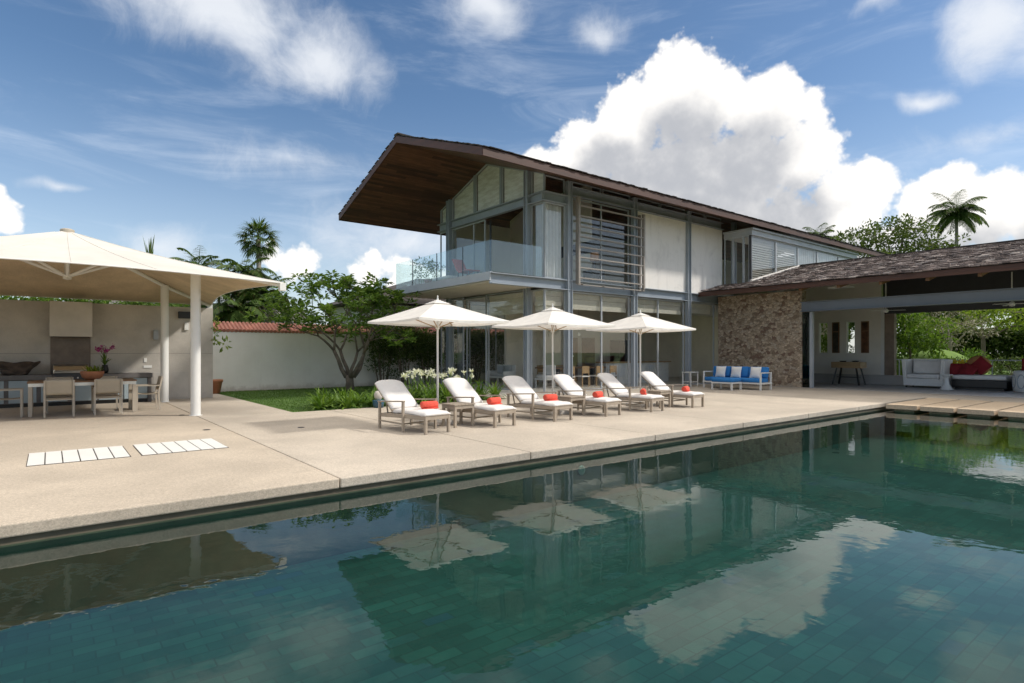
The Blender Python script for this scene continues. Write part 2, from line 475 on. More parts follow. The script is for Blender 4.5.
def pool_tile_mat():
    m, t, b = newmat('green_stone_tile'); v = geo(t, 'Position')
    br = t.nodes.new('ShaderNodeTexBrick')
    br.inputs['Scale'].default_value = 1.0; br.inputs['Brick Width'].default_value = .30; br.inputs['Row Height'].default_value = .15
    br.inputs['Mortar Size'].default_value = .008; br.inputs['Mortar Smooth'].default_value = .3; br.inputs['Bias'].default_value = 0
    br.inputs['Color1'].default_value = (0, 0, 0, 1); br.inputs['Color2'].default_value = (1, 1, 1, 1); br.inputs['Mortar'].default_value = (.3, .3, .3, 1)
    t.links.new(v.k, br.inputs['Vector'])
    sc = t.nodes.new('ShaderNodeSeparateColor'); t.links.new(br.outputs['Color'], sc.inputs[0])
    f = N(t, sc.outputs[0])
    k = mixc(t, f, (.008, .034, .032), (.020, .061, .055))
    k = mixc(t, f.smooth(.975, .99), k, (.012, .040, .058))
    k = mixc(t, 1.0, k, mixc(t, ntex(t, v, 1.4, 6, .65, .5).smooth(.25, .75), (.75,)*3, (1.2,)*3), 'MULTIPLY')
    k = mixc(t, N(t, br.outputs['Fac']) * .9, k, (.010, .026, .025))
    t.links.new(k.k, b.inputs['Base Color']); b.inputs['Roughness'].default_value = .7
    return m
m_pooltile = pool_tile_mat()
m_poolwall_wet = M('wet_pool_wall', (.030, .040, .032), .6, .3, 3, .2, 30, pos=True)
m_poolwall = M('pool_wall_stone', (.15, .125, .085), .7, .25, 3, .2, 30, pos=True)

def water_mat():
    m, t, b = newmat('pool_water'); t.nodes.remove(b)
    v = geo(t, 'Position')
    h = ntex(t, v, 2.1, 3, .5, .3) + ntex(t, v, 7.0, 2, .5) * .22
    bn = t.nodes.new('ShaderNodeBump'); bn.inputs['Strength'].default_value = 1.0; bn.inputs['Distance'].default_value = .0023
    t.links.new(h.k, bn.inputs['Height'])
    nrm = N(t, bn.outputs[0])
    tr = t.nodes.new('ShaderNodeBsdfTransparent'); tr.inputs[0].default_value = (.58, .86, .80, 1)
    gl = t.nodes.new('ShaderNodeBsdfGlossy'); gl.inputs['Roughness'].default_value = 0.0
    t.links.new(nrm.k, gl.inputs['Normal'])
    mx = t.nodes.new('ShaderNodeMixShader')
    t.links.new(schlick(t, nrm, .03).k, mx.inputs[0])
    t.links.new(tr.outputs[0], mx.inputs[1]); t.links.new(gl.outputs[0], mx.inputs[2])
    t.links.new(mx.outputs[0], t.nodes['Material Output'].inputs[0])
    return m
m_water = water_mat()

def dirty_wall_mat():
    m, t, b = newmat('weathered_render'); v = geo(t, 'Position')
    sp = t.nodes.new('ShaderNodeSeparateXYZ'); t.links.new(v.k, sp.inputs[0]); z = N(t, sp.outputs[2])
    mp = t.nodes.new('ShaderNodeMapping'); mp.inputs['Scale'].default_value = (1, 1, .12); t.links.new(v.k, mp.inputs[0])
    k = mixc(t, ntex(t, v, .6, 6, .65).smooth(.3, .7), (.80, .765, .70), (.88, .85, .79))
    st = ntex(t, N(t, mp.outputs[0]), 2.4, 8, .7).smooth(.52, .80)
    k = mixc(t, st * .22, k, (.45, .42, .36))
    sp_ = (ntex(t, v, 3.5, 6, .7) * .5 + .02 - z).smooth(0, .25)
    k = mixc(t, sp_ * .5, k, (.36, .31, .24))
    t.links.new(k.k, b.inputs['Base Color']); b.inputs['Roughness'].default_value = .85
    bump(t, b, ntex(t, v, 40, 4), .12)
    return m
m_garden_wall = dirty_wall_mat()
def lawn_mat():
    m, t, b = newmat('lawn'); v = geo(t, 'Position')
    k = mixc(t, ntex(t, v, 1.2, 6, .6).smooth(.3, .7), (.06, .13, .018), (.105, .19, .035))
    k = mixc(t, 1.0, k, mixc(t, ntex(t, v, 55, 3, .7).smooth(.3, .7), (.55,)*3, (1.4,)*3), 'MULTIPLY')
    t.links.new(k.k, b.inputs['Base Color']); b.inputs['Roughness'].default_value = .9
    bump(t, b, ntex(t, v, 70, 4), .8, .03)
    return m
m_lawn = lawn_mat()
m_leaf_frang = leafmat('frangipani_leaf', (.075, .15, .026), (.24, .35, .08), .42)
m_leaf_dark = leafmat('hedge_leaf', (.045, .085, .018), (.12, .165, .04), .3)
m_leaf_mid = leafmat('shrub_leaf', (.06, .13, .017), (.16, .25, .045), .42)
m_leaf_bright = leafmat('lily_leaf', (.075, .16, .02), (.17, .27, .045), .35)
m_leaf_palm = leafmat('palm_leaf', (.045, .09, .02), (.12, .18, .045), .25, .45, (.16, .11, .05))
m_leaf_rain = leafmat('rain_tree_leaf', (.045, .08, .016), (.14, .18, .045), .35)
m_leaf_lime = leafmat('lime_leaf', (.12, .19, .025), (.28, .36, .065), .5)
m_leaf_tan = leafmat('silvery_twig', (.20, .18, .12), (.33, .31, .22), .1)
m_flower_white = leafmat('white_flower', (.75, .75, .68), (.85, .84, .78), .3)
m_flower_pink = leafmat('orchid_flower', (.33, .03, .20), (.50, .06, .32), .3)
m_flower_yellow = leafmat('yellow_flower', (.7, .5, .03), (.8, .62, .06), .3)

# ================================================================== SETTING
PX0, PX1, PY0, PY1, WZ = -14.0, 23.45, -0.15, 7.0, -0.20
FZ = -0.95
g = MB()
BIG = 900
for x0, y0, x1, y1 in ((-BIG, -BIG, BIG, PY0 - .2), (-BIG, PY1 + .2, BIG, BIG), (-BIG, PY0 - .2, PX0 - .2, PY1 + .2), (PX1 + .2, PY0 - .2, BIG, PY1 + .2)):
    g.add([(x0, y0, -.13), (x1, y0, -.13), (x1, y1, -.13), (x0, y1, -.13)], [(0, 1, 2, 3)])
setting(g.build('ground', m_lawn, recalc=False))

def slabs(name, mat, rects, gap=.006, z0=-.125, z1=0, bev=.016):
    b = MB()
    for x0, y0, x1, y1 in rects: b.box(x0 + gap, y0 + gap, z0, x1 - gap, y1 - gap, z1)
    return setting(b.build(name, mat, bevel=bev))
xs = [2.8 + 3.06 * k for k in range(-6, 7)]
slabs('pool_deck', m_deck_warm, [(xs[0], PY1 - .06, 2.8, 15.98), (xs[0], 15.98, 2.8, 24.0)])
slabs('pool_deck', m_deck_grey, [(a, PY1 - .06, b, 15.3) for a, b in zip(xs[6:9], xs[7:10])] + [(a, PY1 - .06, b, 16.28) for a, b in zip(xs[9:12], xs[10:13])]
      + [(2.8, 15.3, 4.92, 25.0)] + [(xs[12], PY1 - .06, PX1 + .06, 12.2), (xs[12], 12.2, PX1 + .06, 16.28)])
slabs('pool_deck', m_deck_grey, [(PX1, -4, 25.74, PY1 - .06), (PX1 + .06, PY1 - .06, 25.74, 16.28)])
slabs('pool_deck', m_deck_grey, [(a, -7, b, PY0) for a, b in zip(xs[:12:2], xs[2:13:2])])
pw = MB()
pw.box(PX0 - .3, PY1, FZ - .2, PX1 + .3, PY1 + .18, -.128)
pw.box(PX0 - .3, PY0 - .18, FZ - .2, PX1 + .3, PY0, -.128)
pw.box(PX1, PY0, FZ - .2, PX1 + .18, PY1, -.128)
pw.box(PX0 - .18, PY0, FZ - .2, PX0, PY1, -.128)
setting(pw.build('pool_wall', m_poolwall))
pu = MB()
pu.box(PX0 + .02, PY1 - .012, FZ + .005, PX1 - .02, PY1 - .002, -.215); pu.box(PX1 - .012, PY0 + .02, FZ + .005, PX1 - .002, PY1 - .02, -.215)
setting(pu.build('pool_wall', m_poolwall_wet))
pf = MB()
pf.add([(PX0, PY0, FZ), (PX1, PY0, FZ), (PX1, PY1, FZ), (PX0, PY1, FZ)], [(0, 1, 2, 3)])
setting(pf.build('pool_floor', m_pooltile))
w = MB()
w.add([(PX0, PY0, WZ), (PX1, PY0, WZ), (PX1, PY1, WZ), (PX0, PY1, WZ)], [(0, 1, 2, 3)])
setting(w.build('pool_water', m_water, recalc=False))
# underwater steps at the far corner
st = MB()
st.box(PX1 - 3.7, PY1 - .85, FZ + .01, PX1 - .03, PY1 - .43, -.80)
st.box(PX1 - 3.7, PY1 - .428, FZ + .01, PX1 - .03, PY1 - .022, -.50)
setting(st.build('pool_steps', m_poolwall_wet))

lawn = MB(); lawn.box(4.93, 15.32, -.12, 11.9, 24.95, -.012)
setting(lawn.build('lawn', m_lawn))
edge = MB(); edge.box(4.93, 24.97, -.12, 24, 25.14, .01)
setting(edge.build('path', m_deck_warm))
tf = MB(); tf.box(25.745, -4, -.13, 31.55, 16.35, .006); tf.box(25.84, -4, .0065, 25.90, 12.1, .012)
setting(tf.build('terrace_floor', m_terrace_floor))
hf = MB(); hf.box(11.95, 16.29, -.13, 41.0, 24.9, .004)
setting(hf.build('patio', m_inner_floor))

def at(d): return random.Random(d)
# stepping slabs across the end of the pool
ys = [6.80, 5.93, 5.05, 4.17, 3.29, 2.41, 1.53]
names = ['pale stone stepping slab touching the deck corner at the pool end', 'second stone stepping slab from the deck over the pool end',
         'third stone stepping slab from the deck, in front of the daybed', 'fourth stone stepping slab from the deck, cut by the photo edge',
         'fifth stone stepping slab from the deck', 'sixth stone stepping slab from the deck', 'last stone stepping slab from the deck']
for i, y in enumerate(ys[:5]):
    b = MB(); b.box(19.55, y - .83, -.14, 23.36, y - .03, 0); b.box(19.75, y - .7, FZ + .002, 23.3, y - .2, -.142)
    o = b.build('stepping_slab', m_slab, bevel=.014)
    tag(o, names[i], 'stepping stone', 'stone slabs across the pool end')

# timber-look white deck grates
def grate(x0, lab):
    t = thing('deck_grate', lab, 'grate', (x0, 10.27, 0), 0, 'white slatted grates in the deck')
    f = MB(); f.box(x0, 10.27, .001, x0 + 1.2, 11.5, .004); f.build('frame', m_joint, t)
    for k in range(6):
        s_ = MB(); a = x0 + .008 + k * .198
        s_.box(a, 10.28, .0045, a + .184, 11.49, .016); s_.build('slat', m_white_paint, t, bevel=.004)
grate(-.25, 'white slatted deck grate farther from the white canopy post')
grate(1.08, 'white slatted deck grate nearer to the white canopy post')
for x, y, lab in ((4.05, 12.1, 'small round floor drain on the grey deck near the deck grates'), (2.45, 12.9, 'small floor drain behind the white deck grates'), (2.55, 16.3, 'small floor drain beside the front canopy post foot')):
    b = MB(); b.lathe([(.07, .001), (.07, .006), (.05, .008), (.05, .004), (.0, .004)], 16, (x, y, 0), cap=False)
    tag(b.build('floor_drain', m_dark_metal), lab, 'drain', 'floor drains in the deck')
b = MB(); b.lathe([(.0, .0), (.085, .0), (.09, .012), (.06, .02), (.0, .022)], 20, cap=False)
pl = b.build('pool_light', M('pale_lens', (.10, .15, .14), .3), smooth=True); pl.rotation_euler = (R(90), 0, 0); pl.location = (7.0, PY1 - .013, -.44)
tag(pl, 'round white underwater light on the pool wall below the loungers', 'pool light')

# ================================================================== MAIN HOUSE
FY, FB, GX, HX1 = 16.4, 23.9, 14.5, 41.0
house = thing('glass_house', 'two storey steel and glass house with dark shingled gable roof', 'house', (GX, FY, 0))
def H(b, n, m, par=house, **k): return b.build(n, m, par, **k)
# columns: H sections
def hcol(x, y, z0, z1, along, w=.24):
    b = MB(); h = w / 2
    if along == 'x':
        b.box(x - h, y - .09, z0, x - h + .03, y + .09, z1); b.box(x + h - .03, y - .09, z0, x + h, y + .09, z1); b.box(x - h + .03, y - .03, z0, x + h - .03, y + .02, z1)
    else:
        b.box(x - .09, y - h, z0, x + .09, y - h + .03, z1); b.box(x - .09, y + h - .03, z0, x + .09, y + h, z1); b.box(x - .03, y - h + .03, z0, x + .02, y + h - .03, z1)
    return H(b, 'column', m_steel)
for x in (15.72, 19.56, 23.42, 27.3, 31.1, 35, 38.9):
    hcol(x, FY - .06, 0, 8.12, 'x')
    hcol(x, FB + .06, 0, 8.12, 'x')
for y in (17.33, 22.95): hcol(GX - .06, y, 0, 8.55, 'y')
# floor slab and beams
b = MB(); b.box(11.99, FY + .06, 4.06, HX1, FB - .06, 4.30); H(b, 'floor_slab', m_ceiling)
def ibeam(p0, p1, z0, z1, axis, out, dep=.16):
    """steel channel whose web stands on the line p, flanges towards `out` (+-1)"""
    b = MB()
    if axis == 'x':
        (x0, y), (x1, _) = p0, p1
        b.box(x0, y, z0, x1, y + .03 * -out, z1); b.box(x0, y, z1 - .03, x1, y + dep * out, z1); b.box(x0, y, z0, x1, y + dep * out, z0 + .03)
    else:
        (x, y0), (_, y1) = p0, p1
        b.box(x, y0, z0, x + .03 * -out, y1, z1); b.box(x, y0, z1 - .03, x + dep * out, y1, z1); b.box(x, y0, z0, x + dep * out, y1, z0 + .03)
    return b
H(ibeam((12.0, FY + .03), (26.3, 0), 3.93, 4.32, 'x', -1), 'floor_beam', m_steel)
H(ibeam((GX + .03, FY), (0, FB), 7.20, 7.56, 'y', -1), 'roof_beam', m_steel)
H(ibeam((GX - .1, FY + .03), (15.62, 0), 7.20, 7.56, 'x', -1), 'roof_beam', m_steel)
H(ibeam((15.84, FY + .03), (26.3, 0), 7.62, 7.96, 'x', -1), 'roof_beam', m_steel)
# balcony
b = MB(); b.box(11.97, FY - .02, 4.05, 12.02, 23.5, 4.33); b.box(11.97, FY - .02, 4.33, 12.10, 23.5, 4.35); b.box(11.93, FY - .02, 4.05, 11.97, 23.5, 4.075)
b.box(12.02, 23.46, 4.05, GX, 23.5, 4.33)
H(b, 'balcony_edge', m_steel_lt)
b = MB(); b.box(12.03, FY + .05, 4.0, GX - .05, 23.45, 4.045); H(b, 'balcony_soffit', m_ceiling)
b = MB(); b.box(12.03, FY + .05, 4.31, GX + .05, 23.45, 4.325); H(b, 'balcony_floor', m_brown_wood)
for y0, y1 in ((16.40, 18.18), (18.20, 20.04), (20.06, 22.0), (22.02, 23.5)):
    b = MB(); b.box(12.04, y0 + .01, 4.36, 12.055, y1 - .01, 5.46); H(b, 'railing_panel', m_balglass)
b = MB(); b.box(12.06, FY + .0, 4.36, GX - .12, FY + .015, 5.46); H(b, 'railing_panel', m_balglass)
b = MB(); b.box(12.04, 23.5, 4.36, GX - .12, 23.515, 5.46); H(b, 'railing_panel', m_balglass)
for y in (18.19, 20.05, 22.01):
    b = MB(); b.box(12.035, y - .014, 4.34, 12.065, y + .014, 5.46); H(b, 'railing_post', m_dark_metal)
# roof: gable prism, overhanging; soffit planks, fascia, ridge
RX0, RX1, EY0, EY1, RY, RZ, EZ = 10.34, 43.2, 14.51, 25.79, 20.15, 9.84, 7.87
th = .30
b = MB(); b.prism([(EY0 + .03, EZ - .06), (RY, RZ - .06), (EY1 - .03, EZ - .06), (EY1 - .03, EZ - th + .04), (RY, RZ - th + .04), (EY0 + .03, EZ - th + .04)], 'x', RX0 + .03, RX1 - .03)
roof = H(b, 'roof', m_shingle_dark)
b = MB(); b.prism([(EY0 + .035, EZ - th + .035), (RY, RZ - th + .035), (EY1 - .035, EZ - th + .035), (EY1 - .035, EZ - th + .0), (RY, RZ - th), (EY0 + .035, EZ - th + .0)], 'x', RX0 + .035, RX1 - .05)
H(b, 'soffit', m_soffit, roof)
b = MB(); b.box(RX0, EY0 - .01, EZ - th - .03, RX1, EY0 + .03, EZ - .075); H(b, 'fascia', m_fascia, roof)
b = MB(); b.box(RX0, EY1 - .03, EZ - th - .03, RX1, EY1 + .01, EZ - .075); H(b, 'fascia', m_fascia, roof)
for y0, y1 in ((EY0, RY), (EY1, RY)):
    b = MB(); b.prism([(y0, EZ - th - .03), (y1, RZ - th - .03), (y1, RZ - .08), (y0, EZ - .08)], 'x', RX0 - .012, RX0 + .03); H(b, 'fascia', m_fascia, roof)
# shingle courses: the ragged edge seen from below and a covering of shingles
sh = MB()
def shingle_field(mb, o, u, v, nu, nv, su, sv, nrm, seed, th=.02, skip=None):
    """rows of tilted shingles: o origin, u along the eave, v up the slope"""
    rr = random.Random(seed); u, v, nrm = Vector(u), Vector(v), Vector(nrm)
    for j in range(nv):
        for i in range(nu):
            p = Vector(o) + u * (su * (i + (j % 2) * .5 + rr.uniform(-.08, .08))) + v * (sv * (j + rr.uniform(-.10, .10)))
            if skip and skip(p): continue
            w = su * rr.uniform(.86, 1.06); L = sv * 1.8
            tl = rr.uniform(.05, .15); a = rr.uniform(-.05, .05)
            uu = (u + v * a).normalized(); vv = (v - u * a).normalized(); lift = nrm * (L * tl * .45 + rr.uniform(0, .018))
            c = [p + lift, p + uu * w + lift, p + uu * w + vv * L, p + vv * L]
            tp = nrm * (th * rr.uniform(.7, 1.6))
            mb.add([q for q in c] + [q + tp for q in c], [(4,5,6,7),(0,1,5,4),(1,2,6,5),(3,0,4,7),(0,3,2,1)])
sl = Vector((0, RY - EY0, RZ - EZ)); L1 = sl.length; sl.normalize(); n1 = Vector((0, -sl.z, sl.y))
shingle_field(sh, (RX0 - .02, EY0 - .06, EZ - .085), (1, 0, 0), sl, 140, 3, .235, .17, n1, 3)
shingle_field(sh, Vector((RX0 - .03, EY0 - .06, EZ - .085)) + sl * .5, (1, 0, 0), sl, 8, 32, .235, .17, n1, 4)
sl2 = Vector((0, RY - EY1, RZ - EZ)).normalized(); n2 = Vector((0, -sl2.z, sl2.y)) * -1
shingle_field(sh, (RX0 - .03, EY1 + .06, EZ - .085), (1, 0, 0), sl2, 8, 35, .235, .17, Vector((0, sl2.z, -sl2.y)) if sl2.y > 0 else Vector((0, sl2.z, -sl2.y)), 5)
H(sh, 'shingles', m_shingle_dark, roof)
b = MB(); b.bar((RX0 - .03, RY, RZ - .02), (RX1, RY, RZ - .02), .3, .05); H(b, 'ridge_cap', m_shingle_dark, roof)
def soff(y): return EZ - th + (RZ - EZ) * (1 - abs(y - RY) / (RY - EY0)) - .01

# windows ------------------------------------------------------------
def window(par, axis, c, a0, a1, z0, z1, fw=.05, blind=0.0, bmat=None, bars=(), fmat=None, gl=True, inward=1, name='window', dep=.06):
    """framed pane in the plane axis=c spanning a0..a1; `inward` is the side of the room"""
    fmat = fmat or m_steel_lt; f = MB()
    def bx(mb, u0, v0, u1, v1, d0, d1):
        if axis == 'y': mb.box(u0, c + d0, v0, u1, c + d1, v1)
        else: mb.box(c + d0, u0, v0, c + d1, u1, v1)
    h = dep / 2
    bx(f, a0, z0, a0 + fw, z1, -h, h); bx(f, a1 - fw, z0, a1, z1, -h, h)
    bx(f, a0 + fw, z0, a1 - fw, z0 + fw, -h, h); bx(f, a0 + fw, z1 - fw, a1 - fw, z1, -h, h)
    for q in bars: bx(f, q - fw / 2, z0 + fw, q + fw / 2, z1 - fw, -h, h)
    o = f.build(name, fmat, par)
    if gl:
        p = MB(); bx(p, a0 + fw, z0 + fw, a1 - fw, z1 - fw, -.004, .004); p.build('pane', m_glass, o)
    if blind:
        bl = MB(); n = max(2, int(blind / .16)); s_ = .10 * inward
        edges = [a0 + fw + .02] + sorted(bars) + [a1 - fw - .02]
        for e0, e1 in zip(edges[:-1], edges[1:]):
            for k in range(n):
                zt = z1 - fw - .02 - k * blind / n; zb = zt - blind / n + .012
                bx(bl, e0 + .02, zb, e1 - .02, zt, min(s_, s_ * 1.3), max(s_, s_ * 1.3)) if k % 2 == 0 else bx(bl, e0 + .02, zb, e1 - .02, zt, min(s_ * 1.35, s_ * 1.6), max(s_ * 1.35, s_ * 1.6))
        bl.build('blind', bmat or m_blind, o)
    return o
# ground floor, long front
window(house, 'y', FY + .06, 14.56, 15.60, .01, 3.92, .035, .75)
window(house, 'x', GX + .06, 16.46, 17.21, .01, 3.92, .035, .75)
window(house, 'y', FY + .10, 15.86, 19.42, .01, 3.92, .06, .62, bars=(17.70,))
window(house, 'y', FY + .10, 19.70, 23.28, .01, 3.92, .06, .55, bars=(21.36,))
window(house, 'y', FY + .10, 23.56, 25.76, .01, 3.92, .05, .45)
# ground floor, gable side and the far side
window(house, 'x', GX + .06, 17.47, 20.2, .01, 3.99, .05, .85, gl=True)
window(house, 'x', GX + .06, 21.9, 22.81, .01, 3.99, .05)
window(house, 'x', GX + .22, 20.2, 21.9, .01, 3.99, .05)
window(house, 'y', FB - .06, 14.56, 19.4, .01, 3.92, .05, .6, bars=(16.2, 17.8), inward=-1)
# upper floor, gable side
window(house, 'x', GX + .07, 20.25, 22.80, 4.34, 7.19, .05, bars=(21.1,))
window(house, 'x', GX + .07, 23.09, FB - .02, 4.34, 7.19, .04)
window(house, 'x', GX + .06, 16.46, 17.20, 4.34, 7.19, .035)
window(house, 'y', FY + .06, 14.56, 15.60, 4.34, 7.19, .035)
# trapezoid lights under the roof with woven blinds
def trapeze(y0, y1):
    z0 = 7.57; t0, t1 = soff(y0), soff(y1)
    p = MB(); fw = .04
    pts = [(y0, z0), (y1, z0), (y1, t1)] + ([(RY, soff(RY))] if y0 < RY < y1 else []) + [(y0, t0)]
    c = (sum(q[0] for q in pts) / len(pts), sum(q[1] for q in pts) / len(pts))
    inn = [(c[0] + (q[0] - c[0]) * (1 - .05 / max(.3, abs(y1 - y0) / 2)), c[1] + (q[1] - c[1]) * .93) for q in pts]
    f = MB(); n = len(pts)
    vs = [(GX + .03, *q) for q in pts] + [(GX + .03, *q) for q in inn] + [(GX + .09, *q) for q in pts] + [(GX + .09, *q) for q in inn]
    fs = []
    for k in range(n):
        j = (k + 1) % n
        fs += [(k, j, n + j, n + k), (2*n + k, 3*n + k, 3*n + j, 2*n + j), (n + k, n + j, 3*n + j, 3*n + k)]
    f.add(vs, fs); o = f.build('gable_window', m_steel_lt, house)
    p.prism(inn, 'x', GX + .055, GX + .063); p.build('pane', m_glass, o)
    bl = MB(); bl.prism(inn, 'x', GX + .12, GX + .13); bl.build('blind', m_bamboo, o)
for y0, y1 in ((16.45, 17.20), (17.46, 19.05), (19.17, 20.93), (21.07, 22.82), (23.08, 23.85)): trapeze(y0, y1)
for y in (19.11, 21.0):
    b = MB(); b.box(GX + .0, y - .055, 7.56, GX + .1, y + .055, soff(y)); H(b, 'mullion', m_steel)
# clerestory along the front
for x0, x1 in ((14.56, 15.58), (15.86, 17.62), (17.72, 19.42), (19.70, 21.4), (21.5, 23.28), (23.56, 24.9), (25.0, 26.3)):
    window(house, 'y', FY + .06, x0, x1, 7.97 if x0 > 15 else 7.57, 8.20, .035)
# white panels
for x0, x1 in ((19.70, 23.29), (23.55, 26.33)):
    b = MB(); b.box(x0, FY - .01, 4.335, x1, FY + .02, 7.61); H(b, 'wall_panel', m_panel, bevel=.004)
# upper window behind the louvres
window(house, 'y', FY + .12, 15.86, 19.42, 4.34, 7.60, .05, bars=(17.7,))
m_louvre = M('louvre_paint', (.30, .27, .24), .5, .06)
# louvre screen: box frame and horizontal slats
ls = MB(); x0, x1, ya = 16.02, 19.90, FY - .34
ls.box(x0 - .05, ya, 4.18, x0 + .05, FY - .17, 7.55); ls.box(x0 - .05, ya + .02, 4.14, x1 + .05, ya + .08, 4.18); ls.box(x1 - .05, ya + .1, 4.14, x1 + .05, FY - .02, 4.22); ls.box(x1 - .05, ya, 4.22, x1 + .05, ya + .1, 7.42); ls.box(x1 - .05, FY - .12, 4.22, x1 + .05, FY - .02, 7.42)
scr = H(ls, 'louvre_frame', m_louvre)
for k in range(8):
    z = 4.42 + k * .40
    b = MB(); b.box(x0 + .07, ya + .015, z - .024, x1 + .06, ya + .10, z + .024); b.build('louvre', m_louvre, scr)
b = MB()
for k in range(4): b.box(x0 + .1 + k * 1.2, ya + .02, 4.14, x0 + .2 + k * 1.2, FY - .18, 4.20)
b.build('bracket', m_louvre, scr)
# projecting bay with blinds
BY, BX0, BX1, BZ = 14.9, 26.38, 38.2, 7.42
b = MB(); b.box(BX0 - .06, BY - .10, BZ - .26, BX1 + .05, FY - .1, BZ - .02); b.box(BX0 - .16, BY - .20, BZ - .02, BX1 + .1, FY - .1, BZ + .06)
bay = H(b, 'bay_roof', m_steel_lt)
b = MB(); b.box(BX0, BY, BZ - .27, BX1, FY - .1, BZ - .262); b.build('ceiling', m_white_paint, bay)
b = MB(); b.box(BX0 + .01, BY + .01, 4.45, BX1, FY - .1, 4.55); H(b, 'bay_floor', m_ceiling)
bxs = (BX0 + .08, 28.78, 31.08, 33.3, 36.0, BX1)
for i, (u0, u1) in enumerate(zip(bxs[:-1], bxs[1:])):
    o = window(house, 'y', BY + .03, u0, u1, 4.56, BZ - .27, .05)
    bl = MB()
    if i < 2:
        z = 4.7
        while z < BZ - .4:
            bl.obox(((u0 + u1) / 2, BY + .16, z), (u1 - u0 - .16, .10, .010), Matrix.Rotation(R(-24), 3, 'X')); z += .115
        bl.build('blind', m_white_paint, o)
    else:
        def cur(u, v, u0=u0, u1=u1): return (u0 + .07 + (u1 - u0 - .14) * u, BY + .2 + .04 * math.sin(u * 60), 4.6 + v * (BZ - .3 - 4.6))
        bl.grid(cur, 120, 1); bl.build('curtain', m_curtain, o, smooth=True)
for y0, y1 in ((BY + .08, 15.3), (15.3, 15.85), (15.85, 16.32)):
    window(house, 'x', BX0 + .03, y0, y1, 4.56, BZ - .27, .045)
b = MB(); b.box(BX0 - .02, BY - .02, 4.4, BX0 + .08, BY + .08, BZ - .26); H(b, 'bay_post', m_dark_metal)
# curtains of the corner room
def curtain(par, p0, p1, z0, z1, waves, amp=.05):
    p0, p1 = Vector(p0), Vector(p1); d = p1 - p0; n = Vector((-d.y, d.x)).normalized()
    b = MB()
    def fn(u, v):
        q = p0 + d * u + n * (amp * math.sin(u * waves * 6.283) + .015 * math.sin(u * waves * 17 + v * 2))
        return (q.x, q.y, z0 + (z1 - z0) * v)
    b.grid(fn, int(waves * 8), 3); return b.build('curtain', m_curtain, par, smooth=True)
curtain(house, (14.68, 16.62), (15.55, 16.62), 4.36, 7.2, 5, .07)
curtain(house, (14.72, 16.66), (14.72, 17.15), 4.36, 7.2, 5)
curtain(house, (14.8, 22.9), (14.8, 23.7), 4.36, 7.2, 7)
# inner walls, ceilings and the far side
b = MB(); b.box(17.2, 22.2, .01, 41, 22.35, 3.9); b.box(HX1 - .2, FY + .2, .01, HX1 - .02, 22.2, 3.9); H(b, 'inner_wall', m_inner_wall)
b = MB(); b.box(18.6, FY + 1.6, 4.33, 18.72, FB - .2, 8.9); b.box(14.9, FB - .25, 4.33, 18.6, FB - .1, 7.9); H(b, 'inner_wall', m_inner_wall)
b = MB(); b.box(18.72, FB - .22, 4.31, HX1 - .3, FB - .1, 8.2); b.box(HX1 - .28, FY + .2, 4.31, HX1 - .1, FB, 8.3); H(b, 'back_wall', m_white_wall)
b = MB(); b.box(14.8, 20.2, 4.31, 14.86, 20.28, 7.2); b.box(18.55, 17.3, 5.9, 18.6, 21.5, 6.4); H(b, 'wall_recess', m_dark_metal)
b = MB(); b.box(14.62, FY + .25, 3.88, HX1 - .3, FB - .2, 3.90); H(b, 'inner_ceiling', m_white_paint)
b = MB(); b.box(22.3, 22.1, .01, 23.2, 22.19, 2.3); H(b, 'inner_door', m_brown_wood)
b = MB(); b.box(21.2, 22.1, .01, 21.9, 22.19, 2.3); H(b, 'inner_door', m_brown_wood)

# ================================================================== TERRACE WING
wing = thing('terrace_wing', 'single storey open terrace wing with weathered shingle roof and rubble stone wall', 'terrace wing', (25.8, 8, 0))
def Wg(b, n, m, par=wing, **k): return b.build(n, m, par, **k)
SY0, SY1 = 12.2, 16.28
b = MB(); b.box(25.79, SY0, .007, 26.2, SY1, 4.25); Wg(b, 'stone_wall', m_stone)
b = MB(); b.box(25.80, 11.86, .013, 25.86, 12.17, 3.28); Wg(b, 'door_glass', glass('green_glass', (.05, .16, .10), .06))
b = MB(); b.box(25.77, 11.74, .013, 25.92, 11.86, 3.28); Wg(b, 'door_post', m_steel_lt)
b = MB(); b.box(25.74, -2, 3.30, 25.80, 12.19, 3.72); b.box(25.62, -2, 3.69, 25.74, 12.19, 3.72); b.box(25.62, -2, 3.30, 25.74, 12.19, 3.33); b.box(25.8, -2, 3.30, 26.0, 12.19, 3.34)
Wg(b, 'front_beam', M('dark_grey_blue_paint', (.17, .195, .235), .42, .07, 1.5, pos=True))
EX, EZW, RXW, RZW, WY0 = 24.2, 4.41, 31.2, 6.10, -2.2
b = MB(); tt = .16
sx = (RZW - EZW) / (RXW - EX)
prof = lambda x: EZW + sx * (x - EX)
b.prism([(EX + .04, EZW - .04), (RXW, RZW - .04), (RXW, RZW - tt), (EX + .04, EZW - tt)], 'y', WY0 + .04, 14.85)
wroof = Wg(b, 'roof', m_shingle_dark)
b = MB(); b.prism([(EX + .04, EZW - .04), (26.3, prof(26.3) - .04), (26.3, prof(26.3) - tt), (EX + .04, EZW - tt)], 'y', 14.851, 16.33); b.build('roof_return', m_shingle_dark, wroof)
b = MB(); b.prism([(RXW, RZW - .04), (35.4, 4.5), (35.4, 4.4), (RXW, RZW - tt)], 'y', WY0 + .04, 15.0); b.build('back_slope', m_shingle_dark, wroof)
b = MB(); b.box(EX, WY0, EZW - .24, EX + .04, 16.33, EZW - .03); b.build('fascia', m_fascia, wroof)
